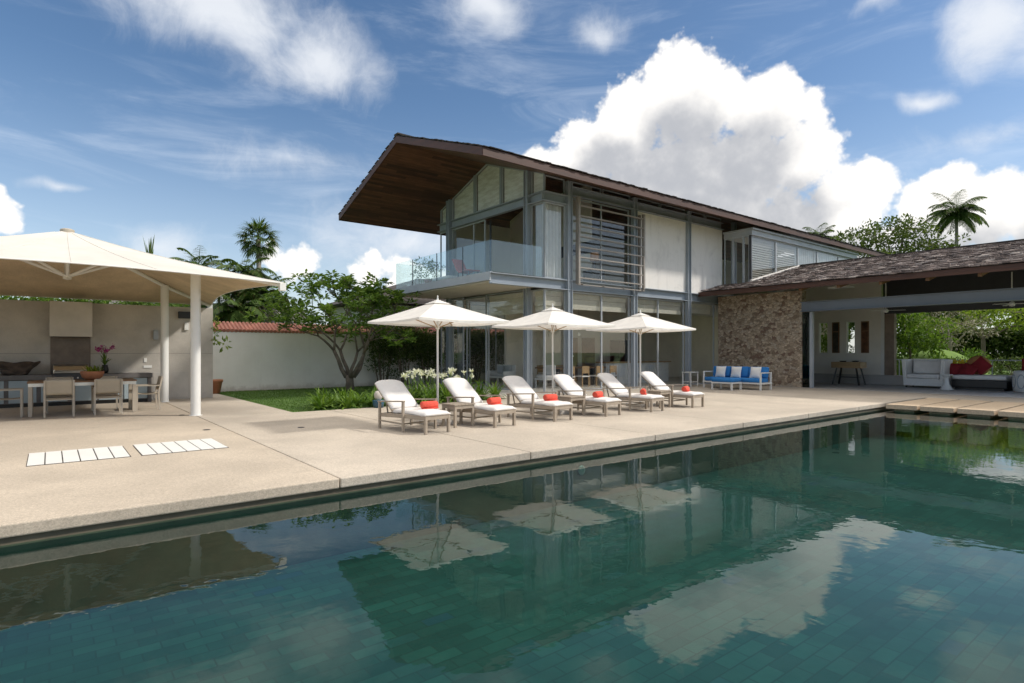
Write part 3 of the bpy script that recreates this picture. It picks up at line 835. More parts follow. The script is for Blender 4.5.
b = MB(); b.prism([(EX + .04, EZW - .24), (RXW, RZW - .24), (RXW, RZW - .03), (EX + .04, EZW - .03)], 'y', WY0, WY0 + .04); b.build('fascia', m_fascia, wroof)
b = MB(); b.prism([(EX + .05, EZW - tt - .005), (RXW, RZW - tt - .005), (RXW, RZW - tt - .03), (EX + .05, EZW - tt - .03)], 'y', WY0 + .05, 14.8); b.build('soffit', m_soffit, wroof)
for k in range(7):
    y = 11.6 - k * 1.5
    b = MB(); b.prism([(EX + .3, prof(EX + .3) - .40), (RXW - .2, prof(RXW - .2) - .40), (RXW - .2, prof(RXW - .2) - .20), (EX + .3, prof(EX + .3) - .20)], 'y', y, y + .12); b.build('rafter', m_brown_wood, wroof)
sh = MB()
sv = Vector((RXW - EX, 0, RZW - EZW)).normalized(); nn = Vector((-sv.z, 0, sv.x))
def skp(p): return (p.x < 26.2 and p.y > 16.1) or (p.x >= 25.85 and p.y > 14.62) or p.y < WY0 - .1
shingle_field(sh, (EX - .05, WY0 - .04, EZW - .035), (0, 1, 0), sv, 70, 40, .27, .18, nn, 11, .03, skp)
sh.build('shingles', m_shingle, wroof)
b = MB(); b.bar((26.25, 14.83, prof(26.25) + .05), (RXW + .1, 14.83, RZW + .05), .12, .07); b.build('flashing', m_panel, wroof)
b = MB(); b.bar((RXW, WY0, RZW + .02), (RXW, 14.8, RZW + .02), .34, .06); b.build('ridge_cap', m_shingle_dark, wroof)
# clerestory band over the beam
b = MB(); b.box(26.3, 10.5, 4.30, 26.9, 11.35, 4.34); b.build('skylight_panel', m_white_paint, wing)
# back wall with slot windows
BWX = 31.2
slots = [(13.88, 13.46), (12.55, 12.17)]
bw = MB()
ycuts = [16.3, 13.88, 13.46, 12.55, 12.17, 11.0]
for a, c in zip(ycuts[:-1], ycuts[1:]):
    if (a, c) in slots:
        bw.box(BWX, c, .45, BWX + .22, a, 1.48); bw.box(BWX, c, 3.06, BWX + .22, a, 5.6)
    else: bw.box(BWX, c, .45, BWX + .22, a, 5.6)
Wg(bw, 'back_wall', m_white_wall)
b = MB(); b.box(BWX - .04, 10.86, .45, BWX + .3, 11.0, 3.9); Wg(b, 'door_jamb', m_white_paint)
b = MB(); b.box(BWX, 10.45, .45, BWX + .3, 10.858, 3.36); Wg(b, 'stone_pier', M('brown_plaster', (.27, .21, .165), .8, .2, 3, pos=True))
b = MB(); b.box(BWX - .25, -2, .007, BWX + .3, 16.3, .448); Wg(b, 'plinth', m_terrace_floor)
b = MB(); b.box(BWX, -2, 3.36, BWX + .25, 10.858, 3.72); b.box(BWX + .02, -2, 3.72, BWX + .2, 10.858, 5.9); Wg(b, 'back_beam', m_dark_metal)
for a, c in slots: window(wing, 'x', BWX + .1, c, a, 1.48, 3.06, .03, fmat=m_white_paint)
b = MB(); b.box(26.2, 16.1, .01, 31.2, 16.28, 4.3); Wg(b, 'side_wall', m_white_wall)
# railing on the plinth behind the seats
rl = MB(); rl.box(BWX + .1, 2, 1.18, BWX + .14, 10.4, 1.22)
for k in range(8): rl.box(BWX + .1, 2.2 + k * 1.15, .45, BWX + .14, 2.24 + k * 1.15, 1.18)
tag(rl.build('garden_railing', m_steel_lt), 'thin pale metal railing on the low plinth behind the daybed', 'railing')

# ================================================================== WALLS, KITCHEN, CANOPY
# garden wall with tiled top
t = thing('garden_wall', 'long white garden wall topped with sloping red tiles', 'garden wall', (4.4, 25.2, 0))
b = MB(); b.box(4.2, 25.2, -.1, 30, 25.45, 2.36); b.build('wall', m_garden_wall, t)
b = MB()
x = 4.2
while x < 26:
    b.tube([(x, 25.16, 2.40), (x, 25.95, 2.74)], .075, 6); x += .15
b.box(4.2, 25.3, 2.361, 26, 25.9, 2.38); b.build('tile_coping', m_redtile, t)
# concrete kitchen wall
KY = 21.95
t = thing('kitchen_wall', 'grey board marked concrete wall behind the outdoor kitchen', 'concrete wall', (0, KY, 0))
b = MB(); b.box(-9, KY, 0, 4.37, KY + .35, 3.04); b.build('wall', m_conc, t, bevel=.01)
b = MB()
for z in (1.5,): b.box(-9, KY - .002, z, 4.36, KY + .01, z + .008)
b.build('seam', m_dark_conc, t)
b = MB(); b.box(2.62, KY - .012, .06, 3.62, KY + .01, .90); b.build('access_door', m_conc_light, t, bevel=.003)
b = MB(); b.box(.02, KY - .03, .9, .98, KY + .01, 2.0); b.build('splashback', M('brown_tile', (.17, .125, .095), .45, .2, 4, pos=True), t)
# hood
t = thing('cooker_hood', 'pale concrete cooker hood above the barbecue grill', 'cooker hood', (.5, KY - .3, 2.0))
b = MB(); b.box(.0, KY - .62, 2.0, 1.0, KY - .004, 3.02); b.build('hood', m_conc_light, t, bevel=.012)
b = MB(); b.box(.08, KY - .55, 1.985, .92, KY - .08, 1.999); b.build('filter', m_dark_metal, t)
# counter
t = thing('kitchen_counter', 'long outdoor kitchen counter with dark stone top and pale blue cabinet doors', 'counter', (0, 21.4, 0))
b = MB(); b.box(-5, 21.27, .76, .05, KY - .03, .90); b.box(.95, 21.27, .76, 2.52, KY - .03, .90); b.build('worktop', m_dark_conc, t, bevel=.008)
b = MB(); b.box(-5, 21.36, .10, 2.4, KY - .03, .758); b.build('carcass', m_dark_conc, t)
b = MB(); b.box(-5, 21.42, 0, 2.4, KY - .03, .098); b.build('kick_board', m_black, t)
b = MB(); b.box(2.401, 21.30, 0, 2.50, KY - .03, .757); b.build('end_panel', m_dark_conc, t)
m_cab = M('cabinet_blue_grey', (.34, .41, .44), .35, .05, 2)
for x0 in (-4.4, -3.7, -3.0, -2.3, -1.6, -.9, -.2, .5, 1.15, 1.78):
    b = MB(); b.box(x0 + .01, 21.335, .12, x0 + .61, 21.358, .745); o = b.build('door', m_cab, t, bevel=.003)
# grill
t = thing('barbecue_grill', 'stainless barbecue grill with closed lid built into the kitchen counter', 'grill', (.5, 21.4, .9))
b = MB(); b.box(.07, 21.25, .62, .93, 21.9, .92); b.build('body', m_dark_metal, t, bevel=.01)
b = MB(); b.prism([(21.27, .925), (21.26, 1.03), (21.36, 1.15), (21.85, 1.2), (21.88, .925)], 'x', .08, .92); b.build('lid', m_stainless, t, bevel=.02)
b = MB(); b.tube([(.12, 21.21, 1.02), (.88, 21.21, 1.02)], .018, 10); b.box(.14, 21.21, 1.01, .17, 21.28, 1.03); b.box(.83, 21.21, 1.01, .86, 21.28, 1.03); b.build('handle', m_stainless, t)
for k in range(5):
    b = MB(); b.tube([(.2 + k * .15, 21.25, .80), (.2 + k * .15, 21.215, .80)], .022, 10); b.build('knob', m_stainless, t)
# driftwood bowl
b = MB()
def drift(u, v):
    th_ = u * 2 * math.pi; ph = v
    r = .20 + .20 * v ** 1.3
    z = .32 * min(1, v * 1.15) ** .9
    n = mnoise.noise(Vector((math.cos(th_) * 1.6, math.sin(th_) * 1.6, v * 3))) * .11
    return (-.72 + (r + n) * math.cos(th_) * 1.25, 21.58 + (r + n) * math.sin(th_) * .6, .902 + max(0, z + n * .7 + .025 * math.cos(th_ * 2) * v))
b.grid(drift, 40, 14)
b.add([(-.72 + .2 * math.cos(k), 21.58 + .15 * math.sin(k), .903) for k in [i * .6283 for i in range(10)]], [tuple(range(10))])
tag(b.build('driftwood_bowl', m_driftwood, smooth=True, solid=.05), 'dark rough driftwood bowl on the kitchen counter', 'bowl')
# wall fittings
def fitting(x0, x1, z0, z1, m, n, lab, cat, d=.05):
    b = MB(); b.box(x0, KY - d, z0, x1, KY - .002, z1)
    return tag(b.build(n, m, bevel=.006), lab, cat)
fitting(3.32, 3.78, 2.66, 2.88, m_black, 'wall_heater', 'black box heater high on the concrete wall', 'heater', .14)
fitting(3.50, 3.62, 2.28, 2.52, m_white_paint, 'meter_box', 'small pale box on the concrete wall under the black heater', 'switch box', .07)
fitting(2.62, 2.75, 1.95, 2.25, m_steel_lt, 'wall_speaker', 'small grey wall speaker beside the rear canopy post', 'speaker', .12)
fitting(2.36, 2.44, 1.22, 1.36, m_white_paint, 'light_switch', 'white switch plate on the concrete wall, upper of the two', 'switch', .02)
fitting(2.35, 2.58, 1.04, 1.12, m_white_paint, 'socket_plate', 'wide white socket plate below the switch on the concrete wall', 'socket', .02)

# tensile canopy -----------------------------------------------------
CX, CY, CB, CT, CA = .35, 18.45, 4.09, 3.20, 4.60
can = thing('shade_canopy', 'large white tensile shade canopy on round posts over the dining area', 'shade canopy', (CX, CY, 0))
def canopy_pt(u, v):
    """u,v in -1..1 over the square; edges curve inwards and upwards between the corners"""
    r = max(abs(u), abs(v)); 
    if r < 1e-6: return (CX, CY, CA)
    s_ = min(abs(u), abs(v)) / r                        # 0 mid edge, 1 corner
    bow = (1 - s_ ** 2)
    front = 0 if abs(u) >= abs(v) else (1 if v < 0 else -1)       # the pool side sweeps up most
    k = 1 - (.095 + .03 * front) * bow
    zt = CT + (.085 + .085 * front) * bow
    f = (1 - r)
    z = zt + (CA - zt) * (.80 * f + .20 * f ** 2.4)
    return (CX + u * CB * k, CY + v * CB * k, z)
b = MB()
for ax, sgn in ((0, 1), (0, -1), (1, 1), (1, -1)):
    b.grid(lambda p, q, ax=ax, sgn=sgn: canopy_pt((2 * p - 1) * (.001 + .999 * q), sgn * (.001 + .999 * q)) if ax == 0 else canopy_pt(sgn * (.001 + .999 * q), (2 * p - 1) * (.001 + .999 * q)), 32, 32)
b.build('fabric', m_tensile, can, smooth=True, recalc=False)
for k in range(16):
    a = k * math.pi / 8; cu, cv = math.cos(a), math.sin(a); mxx = max(abs(cu), abs(cv)); cu, cv = cu / mxx, cv / mxx
    b = MB(); pts = []
    for j in range(14):
        f = .06 + .93 * j / 13; p = canopy_pt(cu * f, cv * f); pts.append((p[0], p[1], p[2] + .003))
    b.tube(pts, .009, 5); b.build('seam', m_tensile, can)
b = MB()
for ax, sgn in ((0, 1), (0, -1), (1, 1), (1, -1)):
    def lin(p, q, ax=ax, sgn=sgn):
        u, v = ((2 * p - 1) * (.03 + .965 * q), sgn * (.03 + .965 * q))
        x, y, z = canopy_pt(u, v) if ax == 0 else canopy_pt(v, u)
        return (x, y, z - .022)
    b.grid(lin, 32, 32)
b.build('lining', m_lining, can, smooth=True, recalc=False)
rim = MB()
for sgn in (-1, 1):
    for ax in (0, 1):
        pts = []
        for k in range(25):
            q = -1 + k / 12
            p = canopy_pt(q, sgn) if ax == 0 else canopy_pt(sgn, q)
            pts.append((p[0], p[1], p[2] - .01))
        rim.tube(pts, .016, 6)
rim.build('edge_cable', m_white_paint, can)
for x, y in ((2.8, 16.0), (2.8, 20.9), (-2.1, 16.0), (-2.1, 20.9)):
    u, v = (x - CX) / CB, (y - CY) / CB
    zt = canopy_pt(u, v)[2]
    b = MB(); b.tube([(x, y, .006), (x, y, zt - .06)], .112, 24); c = b.build('post', m_white_paint, can, smooth=True)
    c.modifiers.new('es', 'EDGE_SPLIT').split_angle = R(40)
    b = MB(); b.lathe([(.15, .002), (.15, .012), (.113, .014)], 24, (x, y, 0)); b.build('base_plate', m_white_paint, c)
for sx_, sy_ in ((1, 1), (1, -1), (-1, 1), (-1, -1)):
    b = MB(); p0 = canopy_pt(.12 * sx_, .12 * sy_); pm = canopy_pt(.6 * sx_, .6 * sy_); p1 = canopy_pt(.985 * sx_, .985 * sy_)
    b.tube([(p0[0], p0[1], p0[2] - .1), (pm[0], pm[1], pm[2] - .09), (p1[0], p1[1], p1[2] - .06)], .055, 10); b.build('rafter', m_white_paint, can)
    b = MB(); b.box(p1[0] - .07, p1[1] - .07, p1[2] - .2, p1[0] + .07, p1[1] + .07, p1[2] - .03); b.build('corner_bracket', m_white_paint, can)
b = MB(); b.tube([(CX, CY, 3.44), (CX, CY, 4.58)], .06, 14); b.lathe([(.0, 3.36), (.09, 3.38), (.09, 3.50), (.06, 3.52)], 14, (CX, CY, 0)); b.build('mast', m_white_paint, can)
for k in range(8):
    a = k * math.pi / 4; rr_ = .36 if k % 2 == 0 else .30
    u, v = (rr_ * math.cos(a), rr_ * math.sin(a)) if k % 2 == 0 else (rr_ * (1 if math.cos(a) > 0 else -1), rr_ * (1 if math.sin(a) > 0 else -1))
    p = canopy_pt(u, v)
    b = MB(); b.tube([(CX, CY, 3.44), (p[0], p[1], p[2] - .05)], .035, 8); b.build('strut', m_white_paint, can)
b = MB(); b.lathe([(.15, 4.52), (.15, 4.615), (.10, 4.64), (0, 4.65)], 20, (CX, CY, 0)); b.build('apex_cap', m_taupe_metal, can)

# ================================================================== DINING SET under the canopy
t = thing('dining_table', 'long dining table with dark wood top and pale metal legs under the canopy', 'dining table', (.7, 18.4, 0))
b = MB(); b.box(-.42, 17.92, .80, 1.78, 18.92, .835); b.build('table_top', m_brown_wood, t, bevel=.005)
b = MB(); b.box(-.40, 17.94, .72, 1.76, 17.98, .798); b.box(-.40, 18.86, .72, 1.76, 18.9, .798); b.box(-.40, 17.98, .72, -.36, 18.86, .798); b.box(1.72, 17.98, .72, 1.76, 18.86, .798); b.build('apron', m_alu, t)
for x in (-.40, 1.68):
    for y in (17.935, 18.825):
        b = MB(); b.box(x, y, .006, x + .08, y + .08, .719); b.build('leg', m_taupe_metal, t, bevel=.004)
def make_chair():
    c = thing('dining_chair', '', 'dining chair', group='chairs around the dining table')
    for x in (-.25, .22):
        b = MB(); b.box(x, -.26, 0, x + .03, -.22, .64); b.build('leg', m_taupe_metal, c, world=False)
        b = MB(); b.prism([(.22, 0), (.26, 0), (.235, .45), (.31, .88), (.275, .88), (.195, .45)], 'x', x, x + .03); b.build('leg', m_taupe_metal, c, world=False)
        b = MB(); b.box(x - .008, -.265, .64, x + .038, .25, .665); b.build('armrest', m_taupe_metal, c, world=False, bevel=.004)
    b = MB(); b.grid(lambda u, v: (-.22 + .44 * u, -.25 + .47 * v, .445 - .03 * math.sin(v * 3.14) * (1 - .3 * abs(2 * u - 1))), 6, 8); b.build('seat', m_taupe_sling, c, world=False, smooth=True, solid=.014)
    b = MB(); b.grid(lambda u, v: (-.225 + .45 * u, .235 + .055 * v - .02 * math.sin(u * 3.14), .53 + .36 * v), 8, 6); b.build('backrest', m_taupe_sling, c, world=False, smooth=True, solid=.014)
    b = MB(); b.box(-.22, -.245, .40, .22, -.22, .425); b.box(-.22, .2, .40, .22, .225, .425); b.build('seat_frame', m_taupe_metal, c, world=False)
    return c
ch = make_chair()
spots = [(.18, 17.72, R(180), 'taupe sling dining chair, nearer the pool, on the side towards the left table leg'),
         (1.14, 17.70, R(180), 'taupe sling dining chair, nearer the pool, in front of the orchid'),
         (.22, 19.05, R(2), 'taupe dining chair between the table and the driftwood bowl end of the counter'),
         (1.16, 19.08, R(-3), 'taupe dining chair between the table and the counter, under the orchid'),
         (2.06, 18.42, R(-90), 'taupe dining chair at the table end beside the canopy posts'),
         (-.78, 18.30, R(90), 'taupe dining chair at the table end cut by the photo edge')]
ch.scale = (1.16, 1.08, 1.0)
for i, (x, y, a, lab) in enumerate(spots): place_copy(ch, (x, y, .006), a, lab, i == 0)

# ================================================================== LOUNGERS
def make_lounger():
    L = thing('sun_lounger', '', 'sun lounger', group='sun loungers along the pool')
    for s_ in (-1, 1):
        b = MB(); b.box(s_ * .27 - .025, .0, .0, s_ * .27 + .025, .06, .345); b.build('leg', m_teak, L, world=False, bevel=.004)
        b = MB(); b.box(s_ * .385 - .022, .58, .0, s_ * .385 + .022, .63, .585); b.build('leg', m_teak, L, world=False, bevel=.004)
        b = MB(); b.box(s_ * .385 - .022, 1.42, .0, s_ * .385 + .022, 1.47, .535); b.build('leg', m_teak, L, world=False, bevel=.004)
        b = MB(); b.bar((s_ * .385, .57, .597), (s_ * .385, 1.49, .545), .06, .026); b.build('armrest', m_teak, L, world=False, bevel=.006)
        b = MB(); b.bar((s_ * .27, .05, .305), (s_ * .355, .62, .305), .035, .08); b.bar((s_ * .355, .60, .305), (s_ * .355, 1.47, .275), .035, .075); b.bar((s_ * .385, .62, .16), (s_ * .385, 1.43, .16), .028, .03)
        b.build('side_rail', m_teak, L, world=False, bevel=.004)
    for q in ((-.245, .005, .265, .245, .045, .345), (-.36, 1.42, .24, .36, 1.46, .31), (-.36, .6, .145, .36, .625, .175)):
        b = MB(); b.box(*q); b.build('cross_rail', m_teak, L, world=False, bevel=.004)
    b = MB()
    for k in range(9): b.box(-.28, .08 + k * .12, .315, .28, .16 + k * .12, .335)
    b.build('slat_deck', m_teak, L, world=False)
    # backrest panel and prop
    A = R(38); y0, z0 = 1.10, .37
    def bp(u, v, off=0.0): return (u, y0 + math.cos(A) * v - math.sin(A) * off, z0 + math.sin(A) * v + math.cos(A) * off)
    b = MB(); b.bar(bp(-.30, 0), bp(-.30, .78), .03, .035); b.bar(bp(.30, 0), bp(.30, .78), .03, .035)
    for k in range(8): b.bar(bp(-.29, .06 + k * .095), bp(.29, .06 + k * .095), .05, .014)
    b.build('backrest_frame', m_teak, L, world=False)
    b = MB(); b.bar(bp(-.22, .5, -.02), (-.22, 1.40, .30), .022, .022); b.bar(bp(.22, .5, -.02), (.22, 1.40, .30), .022, .022); b.build('backrest_prop', m_teak, L, world=False)
    # cushions: seat with a soft rounded front, back with an arched top
    def rounded(w, n, fn, thick):
        """closed slab following fn(u,v,offset)"""
        mb = MB(); nu, nv = 10, n
        top = lambda u, v: fn(u, v, thick * (1 - .55 * abs(2 * u - 1) ** 6) * (1 - .5 * abs(2 * v - 1) ** 14))
        bot = lambda u, v: fn(u, v, 0.0)
        mb.grid(top, nu, nv); o = len(mb.v); mb.grid(lambda u, v: bot(u, v), nu, nv)
        W_ = nu + 1
        for i in range(nu): mb.f += [(i, i + 1, o + i + 1, o + i), (nv*W_ + i, nv*W_ + i + 1, o + nv*W_ + i + 1, o + nv*W_ + i)]
        for j in range(nv): mb.f += [(j*W_, (j+1)*W_, o + (j+1)*W_, o + j*W_), (j*W_ + nu, (j+1)*W_ + nu, o + (j+1)*W_ + nu, o + j*W_ + nu)]
        return mb
    rounded(.6, 18, lambda u, v, o: ((u - .5) * .60, -.01 + 1.16 * v, .346 + o - .01 * math.sin(v * 9) ** 2), .085).build('seat_cushion', m_cushion, L, world=False, smooth=True)
    def bk(u, v, o):
        x = (u - .5) * .66; vv = v * (.86 - .07 * abs(2 * u - 1) ** 3)
        return bp(x, vv + .03, .02 + o)
    rounded(.64, 16, bk, .075).build('back_cushion', m_cushion, L, world=False, smooth=True)
    return L
def make_towel():
    b = MB(); prof = []
    for k in range(9):
        a = math.pi * k / 8; 
    b.lathe([(0, -.17), (.03, -.168), (.055, -.172), (.066, -.165), (.075, -.15), (.077, 0), (.075, .15), (.066, .165), (.055, .172), (.03, .166), (0, .168)], 22, cap=False)
    b.v = [(z, x, y + .073) for x, y, z in b.v]
    pts = []
    for k in range(40):
        a = k * .42; r = .066 - k * .0014
        pts.append((.166, r * math.cos(a), .073 + r * math.sin(a)))
    b.tube(pts, .0045, 5); b.tube([(-p[0], p[1], p[2]) for p in pts], .0045, 5)
    b.box(-.168, -.09, .002, .168, -.02, .02)
    return tag(b.build('rolled_towel', m_towel, smooth=True), '', 'towel', 'red towels on the loungers')
lg = make_lounger(); tw = make_towel()
LX = [5.80, 7.42, 9.08, 10.74, 12.44, 14.25]
ords = ['first', 'second', 'third', 'fourth', 'fifth', 'last']
llab = ['white cushioned sun lounger nearest the frangipani tree, in front of the leafy plants',
        'white cushioned sun lounger just right of the first parasol pole, with white flowers behind it',
        'white cushioned sun lounger between the first and second parasols, before the house corner',
        'white cushioned sun lounger just right of the second parasol pole',
        'white cushioned sun lounger just left of the third parasol pole',
        'white cushioned sun lounger right of the third parasol, nearest the blue sofa']
for i, x in enumerate(LX):
    a = R([6, 5, 4, 5, 6, 4][i])
    place_copy(lg, (x, 9.60, .001), a, llab[i], i == 0)
    px, py = [(.16, .50), (.10, .47), (.02, .44), (-.04, .46), (-.05, .42), (-.02, .4)][i]
    q = Matrix.Rotation(a, 3, 'Z') @ Vector((px, py, 0))
    if i == 0: o = tw
    else: o = tw.copy(); COL.objects.link(o)
    o.location = (x + q.x, 9.60 + q.y, .429); o.rotation_euler = (0, 0, a + R([-12, 8, -6, 12, 30, 16][i]))
    o['label'] = 'rolled red towel lying on the %s lounger of the row, counted from the frangipani tree' % ords[i]
def make_side_table():
    s_ = thing('side_table', '', 'side table', group='side tables between the loungers')
    b = MB()
    for k in range(6): b.box(-.27 + k * .09, -.25, .45, -.27 + k * .09 + .084, .25, .475)
    b.build('table_top', m_teak, s_, world=False, bevel=.003)
    b = MB(); b.box(-.25, -.23, .38, .25, -.2, .449); b.box(-.25, .2, .38, .25, .23, .449); b.box(-.25, -.2, .38, -.22, .2, .449); b.box(.22, -.2, .38, .25, .2, .449); b.build('apron', m_teak, s_, world=False)
    for x in (-.25, .20):
        for y in (-.23, .18):
            b = MB(); b.box(x, y, 0, x + .05, y + .05, .379); b.build('leg', m_teak, s_, world=False)
    return s_
stb = make_side_table()
for i, (x, y, lab) in enumerate(((6.72, 10.32, 'slatted teak side table beside the first parasol pole'), (10.02, 10.35, 'slatted teak side table beside the second parasol pole'), (13.38, 10.3, 'slatted teak side table beside the third parasol pole'))):
    place_copy(stb, (x, y, .001), R(3), lab, i == 0)

# ================================================================== PARASOLS
def make_parasol():
    P = thing('parasol', '', 'parasol', group='white parasols over the loungers')
    a, ze, za = 1.10, 2.215, 2.65
    def top(u, v):
        r = max(abs(u), abs(v)); s_ = min(abs(u), abs(v)) / r if r > 1e-6 else 1
        sag = .05 * (1 - s_ ** 2) * math.sin(r * 3.14159 * .5) ** 2
        e = 1 - .025 * (1 - s_ ** 2) * r
        return (u * a * e, v * a * e, ze + (za - ze) * (1 - r) ** 1.06 - sag + .018 * (1 - s_ ** 2) * r)
    b = MB()
    for ax, sgn in ((0, 1), (0, -1), (1, 1), (1, -1)):
        b.grid(lambda p, q, ax=ax, sgn=sgn: top((2 * p - 1) * (.001 + .999 * q), sgn * (.001 + .999 * q)) if ax == 0 else top(sgn * (.001 + .999 * q), (2 * p - 1) * (.001 + .999 * q)), 20, 20)
    n = 24
    for sgn in (-1, 1):
        for ax in (0, 1):
            b.grid(lambda p, q, sgn=sgn, ax=ax: (lambda c: (c[0], c[1], c[2] - .045 * q))(top(2 * p - 1, sgn) if ax == 0 else top(sgn, 2 * p - 1)), 24, 1)
    c = b.build('canopy', m_canvas, P, world=False, recalc=False)
    b = MB(); b.grid(lambda p, q: (lambda k: (k[0], k[1], k[2] + .02 + .012 * (1 - max(abs(2*p-1), abs(2*q-1)))))(top((2 * p - 1) * .19, (2 * q - 1) * .19)), 10, 10); b.build('vent_cap', m_canvas, c, world=False, solid=.004, recalc=False)
    b = MB(); b.tube([(0, 0, .03), (0, 0, 2.64)], .022, 14); b.build('pole', m_white_paint, P, world=False, smooth=True)
    b = MB(); b.lathe([(.022, 2.64), (.022, 2.69), (.010, 2.72), (.016, 2.75), (0, 2.775)], 12); b.build('finial', m_white_paint, P, world=False, smooth=True)
    for sx_, sy_ in ((1, 1), (1, -1), (-1, 1), (-1, -1)):
        e = top(.985 * sx_, .985 * sy_); m_ = top(.52 * sx_, .52 * sy_)
        b = MB(); b.bar((0.03 * sx_, .03 * sy_, 2.60), (e[0], e[1], e[2] - .03), .018, .026); r_ = b.build('rib', m_oak, P, world=False)
        b = MB(); b.bar((.03 * sx_, .03 * sy_, 2.08), (m_[0], m_[1], m_[2] - .04), .016, .02); b.build('strut', m_oak, r_, world=False)
    b = MB(); b.lathe([(.022, 2.04), (.045, 2.05), (.045, 2.12), (.022, 2.13)], 12); b.build('runner', m_white_paint, P, world=False)
    b = MB(); b.box(-.30, -.30, 0, .30, .30, .085); bs = b.build('base', m_conc_light, P, world=False, bevel=.02)
    b = MB(); b.lathe([(.045, .086), (.045, .32), (.03, .33)], 14); b.build('pole_socket', m_white_paint, bs, world=False)
    return P
par = make_parasol()
for i, (x, y, lab) in enumerate(((6.56, 10.88, 'white square parasol between the first two loungers, nearest the frangipani tree'), (9.92, 10.9, 'white square parasol in the middle of the three, before the house corner'), (13.32, 10.9, 'white square parasol over the last two loungers, nearest the stone wall'))):
    place_copy(par, (x, y, .001), R([1, -1, 0][i]), lab, i == 0)

# ================================================================== BLUE SOFA GROUP by the stone wall
def cushion(name, mat, par, x0, y0, z0, x1, y1, z1, puff=.03, Mx=None, c=None):
    """soft box: a subdivided box with puffed faces"""
    b = MB(); b.box(x0, y0, z0, x1, y1, z1)
    o = b.build(name, mat, par, smooth=True, bevel=min(.05, abs(z1 - z0) * .3, abs(x1 - x0) * .3, abs(y1 - y0) * .3))
    return o
def pillow(name, mat, w, h, t, loc, rot, label, cat, group=None):
    b = MB()
    def fn(sg): return lambda u, v: ((u - .5) * w * (1 - .10 * (1 - abs(2*v-1) ** 2) * 0 - .06 * math.sin(v * 3.1416)), (v - .5) * h * (1 - .06 * math.sin(u * 3.1416)), sg * t * .5 * (max(0, math.sin(u * 3.14159) * math.sin(v * 3.14159))) ** .5)
    b.grid(fn(1), 14, 14); b.grid(fn(-1), 14, 14)
    o = b.build(name, mat, smooth=True); o.location = loc; o.rotation_euler = rot
    return tag(o, label, cat, group)
t = thing('blue_sofa', 'white framed outdoor sofa with blue cushions against the stone wall', 'sofa', (22.9, 13.6, 0))
for x in (22.45, 23.25):
    for y in (12.25, 13.55, 14.85):
        b = MB(); b.box(x, y, .001, x + .06, y + .06, .36 if 12.5 < y < 14.5 else .68); b.build('leg', m_white_paint, t)
b = MB(); b.box(22.43, 12.24, .24, 23.32, 14.92, .30); b.build('frame', m_white_paint, t)
for y in (12.25, 14.85):
    b = MB(); b.box(22.44, y, .68, 23.32, y + .06, .72); b.build('armrest', m_white_paint, t)
for y0, y1 in ((12.32, 13.16), (13.17, 14.0), (14.01, 14.84)):
    cushion('seat_cushion', m_blue, t, 22.44, y0, .305, 23.2, y1, .47)
    b = MB(); b.obox((23.17, (y0 + y1) / 2, .70), (.17, y1 - y0 - .01, .46), Matrix.Rotation(R(12), 3, 'Y')); b.build('back_cushion', m_blue, t, smooth=True, bevel=.05)
t = thing('blue_ottoman', 'low white framed ottoman with a blue cushion in front of the sofa', 'ottoman', (21.9, 13.45, 0))
for x in (21.55, 22.2):
    for y in (12.98, 13.86):
        b = MB(); b.box(x, y, .001, x + .06, y + .06, .28); b.build('leg', m_white_paint, t)
b = MB(); b.box(21.54, 12.97, .26, 22.27, 13.93, .32); b.build('frame', m_white_paint, t)
cushion('seat_cushion', m_blue, t, 21.54, 12.97, .325, 22.26, 13.93, .47)
for y, lab in ((14.35, 'white square pillow on the blue sofa, nearest the glass house'), (13.62, 'white square pillow in the middle of the blue sofa'), (12.75, 'white square pillow on the blue sofa, nearest the terrace opening')):
    pillow('pillow', m_cushion, .48, .48, .16, (22.93, y, .70), (R(90 - 14), 0, R(-90)), lab, 'pillow', 'white pillows on the blue sofa')

# ================================================================== INDOOR FURNITURE seen through the glass
t = thing('white_settee', 'white slatted settee with grey cushions behind the corner glass', 'settee', (17.0, 22.0, 0))
b = MB(); b.box(16.2, 21.1, .35, 16.9, 22.5, .42); b.box(16.86, 21.1, .42, 16.92, 22.5, .95); b.box(16.2, 21.1, .42, 16.9, 21.16, .66); b.box(16.2, 22.44, .42, 16.9, 22.5, .66)
for x in (16.22, 16.84):
    for y in (21.12, 22.42): b.box(x, y, .005, x + .06, y + .06, .35)
b.build('frame', m_white_paint, t)
cushion('cushion', m_steel_lt, t, 16.25, 21.2, .425, 16.84, 22.4, .54)
for y in (21.55, 22.1): cushion('cushion', m_steel_lt, t, 16.72, y - .22, .55, 16.85, y + .22, .92)
t = thing('white_armchair', 'white armchair behind the glass next to the corner column', 'armchair', (16.9, 19.0, 0))
b = MB(); b.box(16.6, 18.7, .34, 17.2, 19.4, .42); b.box(17.14, 18.7, .42, 17.2, 19.4, .98)
for x in (16.62, 17.14):
    for y in (18.72, 19.34): b.box(x, y, .005, x + .05, y + .05, .34)
b.build('frame', m_white_paint, t); cushion('cushion', m_cushion, t, 16.62, 18.76, .425, 17.12, 19.34, .54)
b = MB(); b.lathe([(.0, 0), (.20, .0), (.19, .05), (.10, .2), (.08, .3), (.12, .42), (.20, .52), (.20, .55), (0, .55)], 22, (14.9, 15.5, .005), cap=False)
tag(b.build('hourglass_stool', m_white_paint, smooth=True), 'white hourglass shaped stool behind the third lounger', 'stool')
t = thing('indoor_dining_table', 'dark indoor dining table behind the front glass', 'dining table', (18.4, 19.6, 0))
